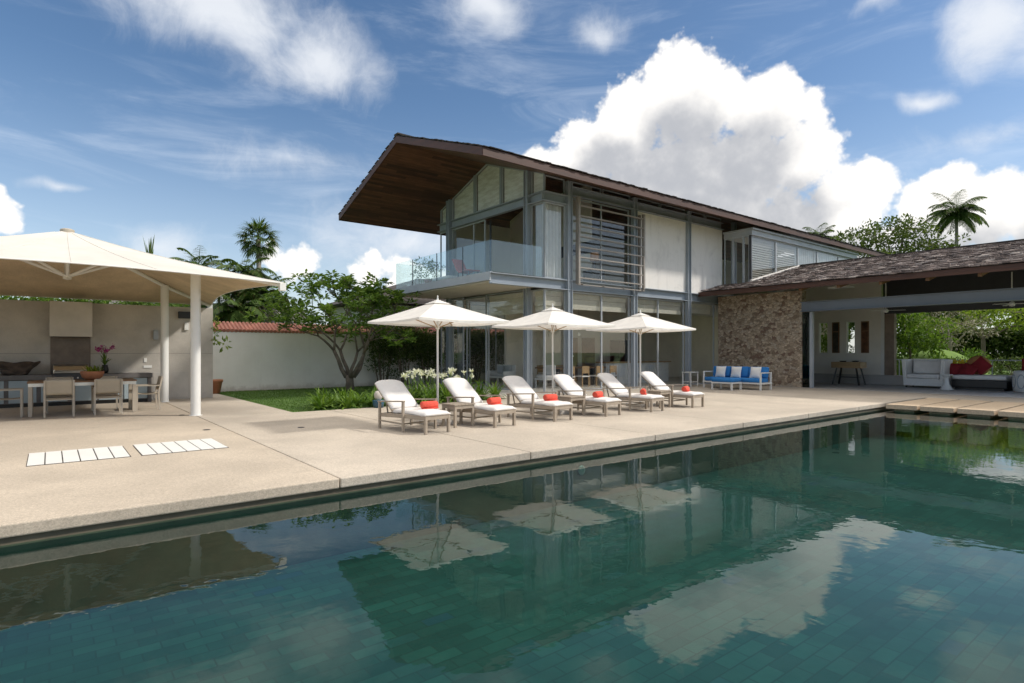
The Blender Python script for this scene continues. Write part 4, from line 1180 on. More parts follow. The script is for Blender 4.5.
b = MB(); b.box(17.3, 18.9, .80, 20.6, 20.2, .86); b.build('table_top', m_brown_wood, t)
for x in (17.8, 20.0):
    b = MB(); b.box(x, 19.2, .005, x + .12, 19.9, .80); b.build('leg', m_black, t)
def make_wchair():
    c = thing('indoor_chair', '', 'chair', group='wooden chairs round the indoor table')
    for x in (-.22, .18):
        for y in (-.22, .2):
            b = MB(); b.box(x, y, 0, x + .04, y + .04, .44 if y < 0 else .92); b.build('leg', m_oak, c, world=False)
    b = MB(); b.box(-.23, -.23, .44, .23, .25, .49); b.build('seat', m_cushion, c, world=False, bevel=.01)
    b = MB(); b.box(-.18, .205, .60, .18, .235, .92); b.build('backrest', m_oak, c, world=False)
    return c
wc = make_wchair()
for i, (x, y, a, lab) in enumerate(((17.7, 18.5, 180, 'wooden indoor chair on the glass side, nearest the corner column'), (18.6, 18.5, 180, 'wooden indoor chair on the glass side, second from the corner column'),
      (19.5, 18.5, 180, 'wooden indoor chair on the glass side, third from the corner column'), (20.4, 18.5, 180, 'wooden indoor chair on the glass side, nearest the bar counter'),
      (18.2, 20.6, 0, 'wooden indoor chair on the far side of the indoor table, under the orchid'), (19.4, 20.6, 0, 'wooden indoor chair on the far side of the indoor table, near the wall'))):
    place_copy(wc, (x, y, .005), R(a), lab, i == 0)
def pendant(x, y, z, lab):
    p = thing('pendant_lamp', lab, 'pendant lamp', (x, y, z), 0, 'pendant lamps over the indoor table')
    b = MB(); b.lathe([(0, -.09), (.07, -.06), (.09, 0), (.07, .06), (.0, .09)], 14, (x, y, z), cap=False); b.build('globe', m_white_paint, p, smooth=True)
    b = MB(); b.tube([(x, y, z + .08), (x, y, 3.87)], .006, 5); b.build('cord', m_black, p)
for (x, y, z), l in zip(((18.3, 19.3, 2.42), (18.8, 19.7, 2.62), (19.3, 19.4, 2.38)), ('white globe pendant lamp over the indoor table, nearest the corner', 'white globe pendant lamp over the indoor table, highest of three', 'white globe pendant lamp over the indoor table, nearest the bar counter')):
    pendant(x, y, z, l)
t = thing('bar_counter', 'pale indoor bar counter with white ribbed front behind the glass', 'bar counter', (22.5, 19, 0))
b = MB(); b.box(20.6, 18.9, 1.02, 25.6, 19.6, 1.08); b.build('worktop', m_oak, t)
b = MB(); b.box(20.7, 19.0, .005, 25.5, 19.5, 1.018); b.build('front', m_white_paint, t)
for k in range(12):
    b = MB(); b.box(20.8 + k * .39, 18.97, .12, 20.95 + k * .39, 18.998, .98); b.build('front_rib', m_white_paint, t)
t = thing('tall_cabinet', 'tall dark fridge cabinet at the inner wall near the stone wall', 'cabinet', (24.9, 21.9, 0))
b = MB(); b.box(24.5, 21.5, .005, 25.4, 22.18, 2.2); b.build('body', m_black, t); b = MB(); b.box(24.49, 21.48, .9, 25.41, 21.499, .93); b.build('handle', m_steel_lt, t)
t = thing('white_side_chair', 'small white side table outside the glass beside the blue sofa', 'side table', (22.7, 15.7, 0))
b = MB(); b.box(22.35, 15.45, .62, 22.95, 15.95, .66); b.build('table_top', m_white_paint, t); b = MB(); b.box(22.4, 15.5, .2, 22.9, 15.9, .23); b.build('shelf', m_white_paint, t)
for x in (22.37, 22.89):
    for y in (15.47, 15.89):
        b = MB(); b.box(x, y, .005, x + .04, y + .04, .62); b.build('leg', m_white_paint, t)
t.name = 'white_side_table'
# upper room
t = thing('table_lamp', 'orange shaded table lamp behind the louvre screen', 'table lamp', (19.05, 17.6, 4.9))
b = MB(); b.lathe([(.12, 5.42), (.2, 5.42), (.17, 5.78), (.1, 5.78)], 18, (18.2, 17.35, 0)); b.build('lamp_shade', m_orange, t)
b = MB(); b.lathe([(.09, 5.0), (.04, 5.05), (.03, 5.42)], 12, (18.2, 17.35, 0)); b.build('base', m_black, t)
t = thing('black_cabinet', 'low black cabinet under the orange lamp behind the louvre screen', 'cabinet', (18.1, 17.4, 4.34))
b = MB(); b.box(17.75, 17.1, 4.34, 18.57, 17.6, 4.98); b.build('body', m_black, t); b = MB(); b.box(17.73, 17.08, 4.981, 18.58, 17.6, 5.0); b.build('table_top', m_brown_wood, t)
# balcony furniture
t = thing('red_balcony_chair', 'red lounge chair behind the balcony glass', 'lounge chair', (13.1, 19.5, 4.33))
b = MB(); b.grid(lambda u, v: (12.8 + .5 * u, 18.85 + [0, .35, .75, .95, 1.25][min(4, int(v * 4.001))], 4.36 + [.38, .42, .36, .5, .95][min(4, int(v * 4.001))]), 3, 4); b.build('seat', m_coral, t, solid=.05)
b = MB()
for x in (12.82, 13.26):
    for y in (18.95, 19.7): b.box(x, y, 4.327, x + .04, y + .04, 4.74)
b.build('frame', m_dark_metal, t)
t = thing('balcony_lounger', 'pale low lounge bed on the balcony behind the glass', 'lounge bed', (13, 21, 4.33))
b = MB(); b.box(12.5, 19.9, 4.45, 13.3, 21.2, 4.50); b.build('frame', m_taupe_metal, t); cushion('mattress', m_cushion, t, 12.5, 19.9, 4.505, 13.3, 21.2, 4.62)
b = MB()
for x in (12.52, 13.22):
    for y in (19.95, 21.1): b.box(x, y, 4.327, x + .05, y + .05, 4.45)
b.build('leg_frame', m_taupe_metal, t)

# ================================================================== TERRACE FURNITURE
t = thing('console_table', 'pale wooden console table on splayed black legs under the slot windows', 'console table', (29.7, 11.8, 0))
b = MB(); b.box(29.35, 11.2, .80, 30.05, 12.5, 1.08); b.build('box_top', m_oak, t, bevel=.01)
for x, dx in ((29.45, -.10), (29.95, .10)):
    for y, dy in ((11.42, -.16), (12.28, .16)):
        b = MB(); b.bar((x, y, .80), (x + dx, y + dy, .008), .06, .06); b.build('leg', m_black, t)
b = MB(); b.box(29.5, 11.4, .35, 29.9, 12.3, .38); b.build('stretcher', m_black, t)
for x, y, lab in ((29.7, 12.1, 'small black tray on the wooden console table, nearest the glass door'), (29.7, 11.55, 'small black tray on the wooden console table, nearest the pier')):
    b = MB(); b.lathe([(.0, 0), (.12, 0), (.16, .05), (.15, .05), (.11, .012), (0, .012)], 18, (x, y, 1.082), cap=False)
    tag(b.build('tray', m_black), lab, 'tray', 'trays on the console table')
for y0, lab, c1 in ((12.87, 'tall narrow dark abstract picture between the two slot windows', (.05, .045, .03)), (11.52, 'tall narrow brown abstract picture nearest the stone pier', (.12, .05, .02))):
    t = thing('picture', lab, 'picture', (BWX - .03, y0 + .17, 2.27), 0, 'narrow pictures on the terrace wall')
    b = MB(); b.box(BWX - .04, y0, 1.5, BWX - .002, y0 + .35, 3.05); b.build('frame', m_brown_wood, t)
    b = MB(); b.box(BWX - .046, y0 + .05, 1.55, BWX - .041, y0 + .30, 2.55); b.build('canvas', M('abstract_paint', c1, .6, .7, 3.5, pos=True), t)
    b = MB(); b.box(BWX - .046, y0 + .05, 2.6, BWX - .041, y0 + .30, 3.0); b.build('canvas', M('abstract_paint', mul(c1, .7), .6, .7, 5, pos=True), t)
t = thing('wicker_armchair', 'large white wicker armchair on the terrace', 'armchair', (29.9, 8.8, 0))
m_wicker = M('white_wicker', (.80, .78, .75), .7, .12, 30, .4, 90)
b = MB(); b.prism([(8.06, .09), (9.52, .09), (9.6, 1.22), (9.44, 1.24), (9.40, .40), (8.18, .40), (8.14, 1.24), (7.98, 1.22)], 'x', 29.5, 30.5); b.box(30.38, 8.15, .4, 30.52, 9.43, 1.25); b.build('frame', m_wicker, t, bevel=.02)
cushion('seat_cushion', m_cushion, t, 29.44, 8.19, .41, 30.36, 9.39, .60)
b = MB(); b.obox((30.25, 8.79, .88), (.16, 1.15, .56), Matrix.Rotation(R(8), 3, 'Y')); b.build('back_cushion', m_cushion, t, smooth=True, bevel=.05)
for x in (29.55, 30.4):
    for y in (8.12, 9.4):
        b = MB(); b.box(x, y, .007, x + .06, y + .06, .089); b.build('leg', m_black, t)
b = MB(); b.lathe([(0, .007), (.26, .007), (.20, .06), (.10, .25), (.08, .42), (.12, .56), (.20, .60), (.20, .63), (0, .63)], 24, (28.9, 7.78, 0), cap=False)
tag(b.build('flared_side_table', m_white_paint, smooth=True), 'white trumpet shaped side table between the wicker armchair and the daybed', 'side table')
t = thing('daybed', 'dark wicker daybed with a pale mattress on the terrace', 'daybed', (30.0, 7.0, 0))
b = MB(); b.box(29.4, 5.95, .10, 30.85, 7.75, .42); b.build('base', m_black, t, bevel=.03)
b = MB(); b.box(29.5, 6.05, .007, 30.75, 7.65, .099); b.build('plinth', m_black, t)
cushion('mattress', m_cushion, t, 29.42, 5.97, .422, 30.85, 7.73, .60)
def puff(name, mat, c, r, s_, lab, cat, grp=None):
    b = MB(); b.lathe([(0, -.5), (.5, -.48), (.85, -.3), (1, 0), (.85, .3), (.5, .48), (0, .5)], 24, cap=False)
    b.v = [(c[0] + z * s_, c[1] + x * r, c[2] + y * r) for x, y, z in b.v]
    return tag(b.build(name, mat, smooth=True), lab, cat, grp)
puff('round_cushion', m_orange, (30.72, 7.15, .98), .42, .24, 'big round orange cushion standing at the back of the daybed', 'cushion')
for c, rot, lab in (((30.2, 6.95, .98), (R(90), R(45), R(-96)), 'red cushion balanced on its corner before the orange cushion'), ((30.25, 7.75, .80), (R(70), 0, R(-70)), 'red cushion leaning at the armchair end of the daybed'), ((30.1, 7.35, .78), (R(60), R(20), R(-105)), 'red cushion lying between the other two on the daybed')):
    pillow('red_cushion', m_redc, .58, .58, .2, c, rot, lab, 'cushion', 'red cushions on the daybed')
t = thing('drum_table', 'white drum table with a carved ring pattern at the photo edge', 'drum table', (29.6, 5.3, 0))
b = MB(); b.lathe([(0, .007), (.46, .007), (.50, .03), (.50, .78), (.46, .82), (0, .82)], 32, (29.6, 5.3, 0), cap=False); b.build('body', m_white_paint, t, smooth=True)
b = MB()
for k in range(9):
    a = k * 6.283 / 9
    cx_, cy_ = 29.6 + .5 * math.cos(a), 5.3 + .5 * math.sin(a)
    pts = []
    for q in range(17):
        f = q * 6.283 / 16
        aa = a + .26 * math.cos(f)
        pts.append((29.6 + .503 * math.cos(aa), 5.3 + .503 * math.sin(aa), .41 + .26 * math.sin(f)))
    b.tube(pts, .022, 6)
b.build('ring_pattern', m_steel_lt, t, smooth=True)
t = thing('terrace_bench', 'pale built bench behind the drum table', 'bench', (30.6, 4.6, 0))
b = MB(); b.box(30.2, 2.4, .007, 30.92, 5.75, .62); b.build('seat', m_terrace_floor, t); cushion('mattress', m_steel_lt, t, 30.2, 2.42, .622, 30.9, 5.73, .76)
for c, lab in (((30.55, 5.45, 1.02), 'red cushion on the bench behind the drum table, nearest the daybed'), ((30.5, 4.95, 1.02), 'red cushion on the bench directly behind the drum table'), ((30.5, 4.4, 1.02), 'red cushion on the bench at the photo edge')):
    pillow('red_cushion', m_redc, .56, .56, .2, c, (R(75), 0, R(-90)), lab, 'cushion', 'red cushions on the bench')
def fan(x, y, z, lab):
    f = thing('ceiling_fan', lab, 'ceiling fan', (x, y, z), 0, 'ceiling fans of the terrace')
    b = MB(); b.tube([(x, y, z), (x, y, z + 1.2)], .02, 8); b.build('rod', m_white_paint, f)
    b = MB(); b.lathe([(0, -.1), (.08, -.08), (.11, 0), (.06, .08), (0, .09)], 16, (x, y, z), cap=False); b.build('motor', m_white_paint, f, smooth=True)
    for k in range(3):
        a = k * 2.094 + .5; d = Vector((math.cos(a), math.sin(a), 0))
        b = MB(); b.bar(Vector((x, y, z)) + d * .1, Vector((x, y, z - .02)) + d * .75, .13, .012); b.build('blade', m_white_paint, f)
fan(28.6, 9.9, 3.36, 'white ceiling fan above the wicker armchair')
fan(28.4, 5.6, 3.36, 'white ceiling fan above the drum table')

# ================================================================== HOUSES BEYOND
t = thing('rear_house', 'low rear building with dark grey shingle roof behind the frangipani tree', 'house', (15, 31, 0))
b = MB(); b.box(13, 28.8, 0, 26, 34, 4.1); b.build('wall', m_conc_light, t)
b = MB(); b.add([(12.2, 28, 4.15), (27, 28, 4.15), (27, 34.6, 4.15), (12.2, 34.6, 4.15), (17.5, 31.3, 6.0), (27, 31.3, 6.0)], [(0, 1, 5, 4), (1, 2, 5), (2, 3, 4, 5), (3, 0, 4), (0, 3, 2, 1)]); b.build('roof', m_shingle_dark, t)
t = thing('neighbour_house', 'dark roofed neighbour house behind the kitchen wall and palms', 'house', (6, 46, 0))
b = MB(); b.box(2, 44, 0, 15, 52, 2.9); b.build('wall', m_conc_light, t)
b = MB(); b.prism([(43, 2.9), (48, 5.2), (53, 2.9)], 'x', .8, 16); b.build('roof', m_dark_conc, t)

# ================================================================== VEGETATION
class LB:
    """leaf builder: many small loose leaf faces in one mesh"""
    def __init__(s, seed): s.v, s.f, s.r = [], [], random.Random(seed)
    def leaf(s, p, d, n, L, w, fold=.12):
        """rhombic leaf from p along d, flat side n"""
        d = d.normalized(); a = d.cross(n)
        if a.length < 1e-4: a = d.cross(Vector((.3, .5, .8)))
        a.normalize(); n = a.cross(d)
        b = len(s.v)
        m_ = p + d * (L * .52)
        s.v += [p, m_ + a * w * .5 + n * (L * fold), p + d * L - n * (L * fold * .6), m_ - a * w * .5 + n * (L * fold)]
        s.f.append((b, b + 1, b + 2, b + 3))
    def blade(s, p, d, L, w, droop, seg=4):
        """strap leaf arching under its weight"""
        d = d.normalized(); a = d.cross(Vector((0, 0, 1)))
        if a.length < 1e-3: a = Vector((1, 0, 0))
        a.normalize(); q = p.copy(); b = len(s.v)
        for k in range(seg + 1):
            f = k / seg; ww = w * (.55 + .9 * f) * (1 - f) ** .6 if f < 1 else 0
            ww = max(ww, w * .04)
            s.v += [q - a * ww * .5, q + a * ww * .5]
            q = q + d * (L / seg); d = (d + Vector((0, 0, -droop / seg * (1 + f)))).normalized()
        s.f += [(b + 2*k, b + 2*k + 1, b + 2*k + 3, b + 2*k + 2) for k in range(seg)]
    def rv(s):
        while 1:
            q = Vector((s.r.uniform(-1, 1), s.r.uniform(-1, 1), s.r.uniform(-1, 1)))
            if .05 < q.length < 1: return q
    def clump(s, c, rad, n, L, w, up=.4, flat=.8):
        for _ in range(n):
            o = s.rv(); o = o.normalized() * o.length ** .5
            p = c + Vector((o.x * rad, o.y * rad, o.z * rad * flat))
            d = (o * .8 + s.rv() * .7 + Vector((0, 0, up * .3))).normalized()
            nn = (Vector((0, 0, 1)) * up + s.rv()).normalized()
            l = L * s.r.uniform(.6, 1.2)
            s.leaf(p, d, nn, l, w * s.r.uniform(.7, 1.2))
    def build(s, name, mat, par=None):
        mb = MB(); mb.v, mb.f = s.v, s.f
        return mb.build(name, mat, par, recalc=False)

def grow(mb, p, d, L, r, depth, rr, tips, spread=.6, kids=(2, 3), up=.25, shrink=.74, minr=.012, droop=0, segs=3):
    pts = [p.copy()]; rad = [r]
    for k in range(segs):
        d = (d + Vector((rr.uniform(-.22, .22), rr.uniform(-.22, .22), rr.uniform(-.10, .16) - droop))).normalized()
        p = p + d * (L / segs); pts.append(p.copy()); rad.append(max(minr, r * (1 - .30 * (k + 1) / segs)))
    mb.tube(pts, rad, 7 if r > .04 else 5)
    if depth == 0: tips.append((p, d)); return
    n = rr.randint(*kids)
    a0 = rr.uniform(0, 6.283)
    base = d.cross(Vector((0, 0, 1)));  base = base.normalized() if base.length > .05 else Vector((1, 0, 0))
    oth = d.cross(base).normalized()
    for k in range(n):
        a = a0 + k * 6.283 / n + rr.uniform(-.4, .4)
        nd = (d + (base * math.cos(a) + oth * math.sin(a)) * spread * rr.uniform(.7, 1.25) + Vector((0, 0, up))).normalized()
        grow(mb, p, nd, L * shrink * rr.uniform(.85, 1.15), rad[-1] * .80, depth - 1, rr, tips, spread, kids, up, shrink, minr, droop, segs)

# frangipani tree by the white wall
FX, FYY = 9.5, 22.6
t = thing('frangipani_tree', 'broad frangipani tree with forked grey trunk before the white wall', 'tree', (FX, FYY, 0))
rr = random.Random(5); mb = MB(); tips = []
base = Vector((FX, FYY, -.02))
mb.tube([base, base + Vector((.02, .0, .35)), base + Vector((-.02, 0, .65))], [.20, .155, .17], 10)
for dx, dy, dz, L, r in ((-.55, .15, .9, 1.2, .095), (.10, .3, 1.0, 1.2, .085), (.75, -.35, .85, 1.25, .09), (.25, -.6, .85, 1.15, .08), (-.15, -.5, .95, 1.1, .075)):
    grow(mb, base + Vector((dx * .2, dy * .2, .55)), Vector((dx, dy, dz)).normalized(), L, r, 4, rr, tips, .62, (2, 2), .10, .80, .016)
mb.build('trunk', m_bark, t, smooth=True)
lb = LB(6)
for p, d in tips:
    for q in range(2):
        c = p + lb.rv() * .28
        for k in range(16):
            a = k * 2.4 + lb.r.uniform(-.3, .3); e = lb.r.uniform(-.35, .75)
            dd = Vector((math.cos(a) * math.cos(e), math.sin(a) * math.cos(e), math.sin(e)))
            lb.leaf(c + dd * .03, dd, Vector((0, 0, 1)) + lb.rv() * .5, lb.r.uniform(.20, .36), lb.r.uniform(.07, .11))
def env(a, e):   # ragged dome outline of the crown
    return 1 + .16 * mnoise.noise(Vector((a * 1.3, e * 2.3, 1.7)))
for _ in range(330):
    a = lb.r.uniform(0, 6.283); e = math.asin(lb.r.uniform(-.45, 1)); k = lb.r.uniform(.62, 1.0) * env(a, e)
    c = Vector((FX - .42 + 2.75 * k * math.cos(a) * math.cos(e), FYY + 2.7 * k * math.sin(a) * math.cos(e), 2.85 + 2.0 * k * math.sin(e)))
    if mnoise.noise(c * .9) < -.18: continue
    for q in range(13):
        a2 = q * 2.4 + lb.r.uniform(-.3, .3); e2 = lb.r.uniform(-.35, .7)
        dd = Vector((math.cos(a2) * math.cos(e2), math.sin(a2) * math.cos(e2), math.sin(e2)))
        lb.leaf(c + dd * .04, dd, Vector((0, 0, 1)) + lb.rv() * .5, lb.r.uniform(.20, .36), lb.r.uniform(.07, .12))
lb.build('crown', m_leaf_frang, t)

# hedge shrubs with bare stems along the wall
def stem_shrub(x, y, w, h, seed, lab, dp=.7):
    t = thing('hedge_shrub', lab, 'shrub', (x, y, 0), 0, 'dark shrubs along the white wall')
    rr = random.Random(seed); mb = MB()
    for k in range(7):
        a = rr.uniform(-1, 1); b_ = rr.uniform(-.5, .5)
        mb.tube([(x + a * .15 * w, y + b_ * .2, -.02), (x + a * .3 * w, y + b_ * .3, h * .35), (x + a * .45 * w, y + b_ * .35, h * .75)], [.035, .028, .014], 6)
    mb.build('trunk', m_bark, t)
    lb = LB(seed + 1)
    for _ in range(int(150 * w)):
        p = Vector((x + lb.r.uniform(-.55, .55) * w, y + lb.r.uniform(-.5, .5) * dp, h * (1 - .80 * lb.r.random() ** 1.7)))
        if p.z < h * .45 and lb.r.random() < .55: continue
        lb.clump(p, .20, 20, .12, .06, .3, 1)
    lb.build('foliage', m_leaf_dark, t)
hx = [(11.9, 1.2), (13.05, 1.3), (14.3, 1.35), (15.6, 1.4), (17.0, 1.5), (18.5, 1.6), (20.0, 1.6)]
hl = ['dark bare stemmed shrub nearest the frangipani tree', 'dark bare stemmed shrub left of the first parasol pole', 'dark bare stemmed shrub just right of the first parasol pole',
      'dark shrub seen through the gable glass, first inside the house outline', 'dark shrub seen through the gable glass behind the white settee', 'dark shrub seen through the gable glass left of the corner column', 'dark shrub seen through the corner glass']
for i, ((x, w_), l) in enumerate(zip(hx, hl)): stem_shrub(x, 24.55, w_, 2.5 + .12 * math.sin(i * 2.3), 30 + i, l)

lb = LB(905)
for _ in range(26000):
    x, y = lb.r.uniform(4.94, 11.9), lb.r.uniform(15.3, 24.95)
    h = lb.r.uniform(.025, .06)
    lb.leaf(Vector((x, y, -.014)), Vector((lb.r.uniform(-.5, .5), lb.r.uniform(-.5, .5), 1)), Vector((lb.r.uniform(-1, 1), lb.r.uniform(-1, 1), 0)), h, .012)
setting(lb.build('grass', leafmat('grass_blade', (.05, .12, .015), (.13, .22, .04), .3)), 'stuff')
# leafy plants at the front of the lawn
def strap_plant(x, y, n, L, w, seed, mat, par, name='foliage', spread=1.0):
    lb = LB(seed)
    for k in range(n):
        a = lb.r.uniform(0, 6.283); e = lb.r.uniform(.35, 1.35)
        d = Vector((math.cos(a) * math.cos(e) * spread, math.sin(a) * math.cos(e) * spread, math.sin(e)))
        lb.blade(Vector((x + lb.r.uniform(-.07, .07), y + lb.r.uniform(-.07, .07), 0)), d, L * lb.r.uniform(.65, 1.15), w * lb.r.uniform(.7, 1.2), lb.r.uniform(.7, 1.5))
    return lb.build(name, mat, par)
pr = random.Random(12)
bed = [(5.75, 15.65), (6.15, 15.95), (6.45, 15.5), (6.85, 15.8), (7.2, 15.5), (5.95, 16.3), (6.6, 16.35), (7.2, 16.25), (7.7, 15.8), (8.0, 15.45), (7.8, 16.5), (6.3, 16.9), (7.0, 17.0)]
def bearing(i): return ['low', 'wide', 'dense', 'loose', 'tall', 'spreading', 'thin', 'leaning', 'full', 'short', 'bushy', 'arching', 'upright'][i]
for i, (x, y) in enumerate(bed):
    t = thing('strap_leaf_plant', 'bright green strap leaved plant in the bed under the frangipani tree', 'plant', (x, y, 0), 0, 'bright strap leaved plants at the lawn edge')
    strap_plant(x, y, 46, .62, .07, 200 + i, m_leaf_bright, t)
lil = [(8.4, 15.5), (8.8, 15.3), (9.2, 15.6), (9.6, 15.4), (10.0, 15.6), (10.4, 15.4), (8.6, 16.1), (9.1, 16.3), (9.7, 16.2), (10.2, 16.3), (10.8, 15.6), (11.2, 15.8), (11.5, 15.45), (10.8, 16.3)]
for i, (x, y) in enumerate(lil):
    fl = i < 10
    t = thing('spider_lily', 'white flowering spider lily behind the loungers' if fl else 'leafy spider lily without flowers beside the house corner', 'plant', (x, y, 0), 0, 'white flowering lilies behind the loungers' if fl else 'leafy lilies beside the house corner')
    strap_plant(x, y, 40, .80, .075, 300 + i, m_leaf_bright if i % 3 else m_leaf_mid, t)
    if fl:
        fr = LB(400 + i)
        for k in range(3):
            mb = MB(); lb = LB(4000 + i * 10 + k)
            h = fr.r.uniform(.74, .96); fx, fy = x + fr.r.uniform(-.25, .25), y + fr.r.uniform(-.25, .25)
            mb.tube([(x, y, 0), (fx, fy, h)], .009, 5); mb.build('stem', m_leaf_mid, t)
            for q in range(14): lb.leaf(Vector((fx, fy, h)), (lb.rv() + Vector((0, 0, .3))), lb.rv(), lb.r.uniform(.09, .16), .045)
            lb.build('flower', m_flower_white, t)
t = thing('garden_lantern', 'white round lantern on a dark blue pot beside the first lounger', 'lantern', (7.2, 15.2, 0))
b = MB(); b.lathe([(0, .0), (.14, 0), (.17, .2), (.15, .22), (0, .22)], 18, (7.2, 15.12, .0), cap=False); b.build('pot', M('blue_glaze', (.03, .09, .14), .25), t, smooth=True)
b = MB(); b.lathe([(.07, .22), (.115, .29), (.12, .37), (.08, .46), (0, .47)], 18, (7.2, 15.12, .0), cap=False); b.build('globe', m_conc_light, t, smooth=True)

# terracotta pot and creeper at the end of the kitchen wall
b = MB(); b.lathe([(0, 0), (.17, 0), (.24, .42), (.27, .43), (.27, .52), (.24, .52), (.22, .45), (0, .44)], 24, (4.85, 24.0, .002), cap=False)
tag(b.build('terracotta_pot', m_terracotta, smooth=True), 'terracotta pot standing by the white wall end', 'plant pot')
lb = LB(71)
for k in range(15):
    z = 2.7 - k * .06; lb.clump(Vector((4.43 + .05 * math.sin(k), 22.02, z)), .08, 5, .15, .07, .3)
for k in range(3): lb.clump(Vector((4.66 + .06 * k, 21.95, 1.74 + .05 * k)), .11, 4, .26, .10, .3)
tag(lb.build('wall_creeper', m_leaf_lime), 'green creeper hanging at the end of the concrete wall', 'creeper')

# orchid and planted bowl
t = thing('orchid', 'purple orchid in a dark vase on the kitchen counter', 'orchid', (1.32, 21.6, .9))
b = MB(); b.lathe([(0, .902), (.07, .902), (.10, 1.0), (.07, 1.14), (.08, 1.16), (0, 1.15)], 16, (1.32, 21.6, 0), cap=False); b.build('vase', m_black, t, smooth=True)
b = MB(); lb = LB(81); fl = LB(82)
for k, (dx, h) in enumerate(((-.16, 1.66), (.0, 1.62), (.17, 1.72), (-.05, 1.68))):
    b.tube([(1.32, 21.6, 1.14), (1.32 + dx * .3, 21.58, h - .2), (1.32 + dx, 21.55, h)], .008, 5)
    for q in range(7): fl.clump(Vector((1.32 + dx + fl.r.uniform(-.06, .05), 21.52, h + fl.r.uniform(-.08, .04))), .03, 5, .06, .05, .1)
for k in range(16): lb.blade(Vector((1.32, 21.6, 1.14)), Vector((lb.r.uniform(-.6, .6), lb.r.uniform(-.6, .4), 1)), lb.r.uniform(.25, .45), .05, 1.1)
b.build('stem', m_leaf_mid, t); lb.build('foliage', m_leaf_mid, t); fl.build('flower', m_flower_pink, t)
t = thing('planted_bowl', 'terracotta bowl with green succulents on the dining table', 'planter bowl', (.86, 18.4, .836))
b = MB(); b.lathe([(0, .837), (.14, .837), (.22, .92), (.25, 1.0), (.25, 1.06), (.22, 1.06), (.2, 1.02), (0, 1.02)], 24, (.86, 18.4, 0), cap=False); b.build('bowl', m_terracotta, t, smooth=True)
lb = LB(91)
for k in range(60): lb.blade(Vector((.86 + lb.r.uniform(-.14, .14), 18.4 + lb.r.uniform(-.14, .14), 1.02)), Vector((lb.r.uniform(-1, 1), lb.r.uniform(-1, 1), 1.0)), lb.r.uniform(.14, .28), .04, .5, 3)
lb.build('foliage', m_leaf_lime, t)
t = thing('indoor_orchid', 'white orchid on the indoor dining table', 'orchid', (18.7, 19.5, .86))
b = MB(); b.lathe([(0, .862), (.09, .862), (.12, 1.0), (0, 1.02)], 14, (18.7, 19.5, 0), cap=False); b.build('vase', m_black, t)
fl = LB(95)
for k in range(6): fl.clump(Vector((18.6 + .06 * k, 19.5, 1.45 + .05 * math.sin(k))), .06, 6, .1, .08, .1)
fl.build('flower', m_flower_white, t)
t = thing('balcony_bush', 'bright green potted bush behind the balcony glass', 'plant', (13.2, 22.3, 4.33))
b = MB(); b.lathe([(0, 4.327), (.2, 4.327), (.26, 4.7), (0, 4.7)], 18, (13.0, 22.2, 0), cap=False); b.build('pot', m_terracotta, t)
lb = LB(97)
for k in range(40): lb.clump(Vector((13.0, 22.2, 5.1)) + Vector((lb.r.uniform(-.5, .5), lb.r.uniform(-.8, .8), lb.r.uniform(-.4, .42))), .16, 12, .12, .06)
lb.build('foliage', m_leaf_lime, t)

# palms ---------------------------------------------------------------
def frond(lb, p, d, L, leaf_len, n, droop, w=.05):
    d = d.normalized(); q = p.copy(); pts = [q.copy()]
    for k in range(10):
        q = q + d * (L / 10); d = (d + Vector((0, 0, -droop / 10 * (1 + k * .12)))).normalized(); pts.append(q.copy())
    side = (pts[5] - pts[0]).cross(Vector((0, 0, 1)))
    if side.length < .02: side = Vector((1, 0, 0))
    side.normalize()
    b = len(lb.v)
    for k, q in enumerate(pts):
        r_ = .035 * (1 - k / 11); lb.v += [q - side * r_, q + side * r_]
    lb.f += [(b + 2*k, b + 2*k+1, b + 2*k+3, b + 2*k+2) for k in range(10)]
    for k in range(n):
        f = .10 + .9 * k / n; i = min(9, int(f * 10)); c = pts[i].lerp(pts[i+1], f * 10 - i)
        tan = (pts[i+1] - pts[i]).normalized()
        l = leaf_len * math.sin(max(.18, (1 - f) ** .7 * .98 + .02) * 1.9) * lb.r.uniform(.85, 1.1)
        for s_ in (-1, 1):
            dd = (tan * .55 + side * s_ * .8 + Vector((0, 0, -.38 + lb.r.uniform(-.2, .2)))).normalized()
            lb.blade(c, dd, l, w, .45, 3)
def feather_palm(x, y, H, nf, L, ll, seed, lab, grp, lean=0.0, r=.13, droop=1.1, dens=30, name='feather_palm', mat=None, wl=.15):
    t = thing(name, lab, 'palm tree', (x, y, 0), 0, grp)
    rr = random.Random(seed); mb = MB(); top = Vector((x + lean, y + lean * .3, H))
    mb.tube([(x, y, -.1), (x + lean * .2, y, H * .35), (x + lean * .6, y + lean * .15, H * .7), top], [r * 1.3, r, r * .85, r * .7], 9)
    mb.build('trunk', m_bark_pale, t, smooth=True)
    lb = LB(seed + 1)
    for k in range(nf):
        a = k * 2.4 + rr.uniform(-.2, .2); e = 1.25 - 1.75 * (k / nf) + rr.uniform(-.12, .12)
        frond(lb, top, Vector((math.cos(a) * math.cos(e), math.sin(a) * math.cos(e), math.sin(e))), L * rr.uniform(.8, 1.1), ll, dens, droop * rr.uniform(.7, 1.2), ll * wl)
    lb.build('crown', mat or m_leaf_palm, t)
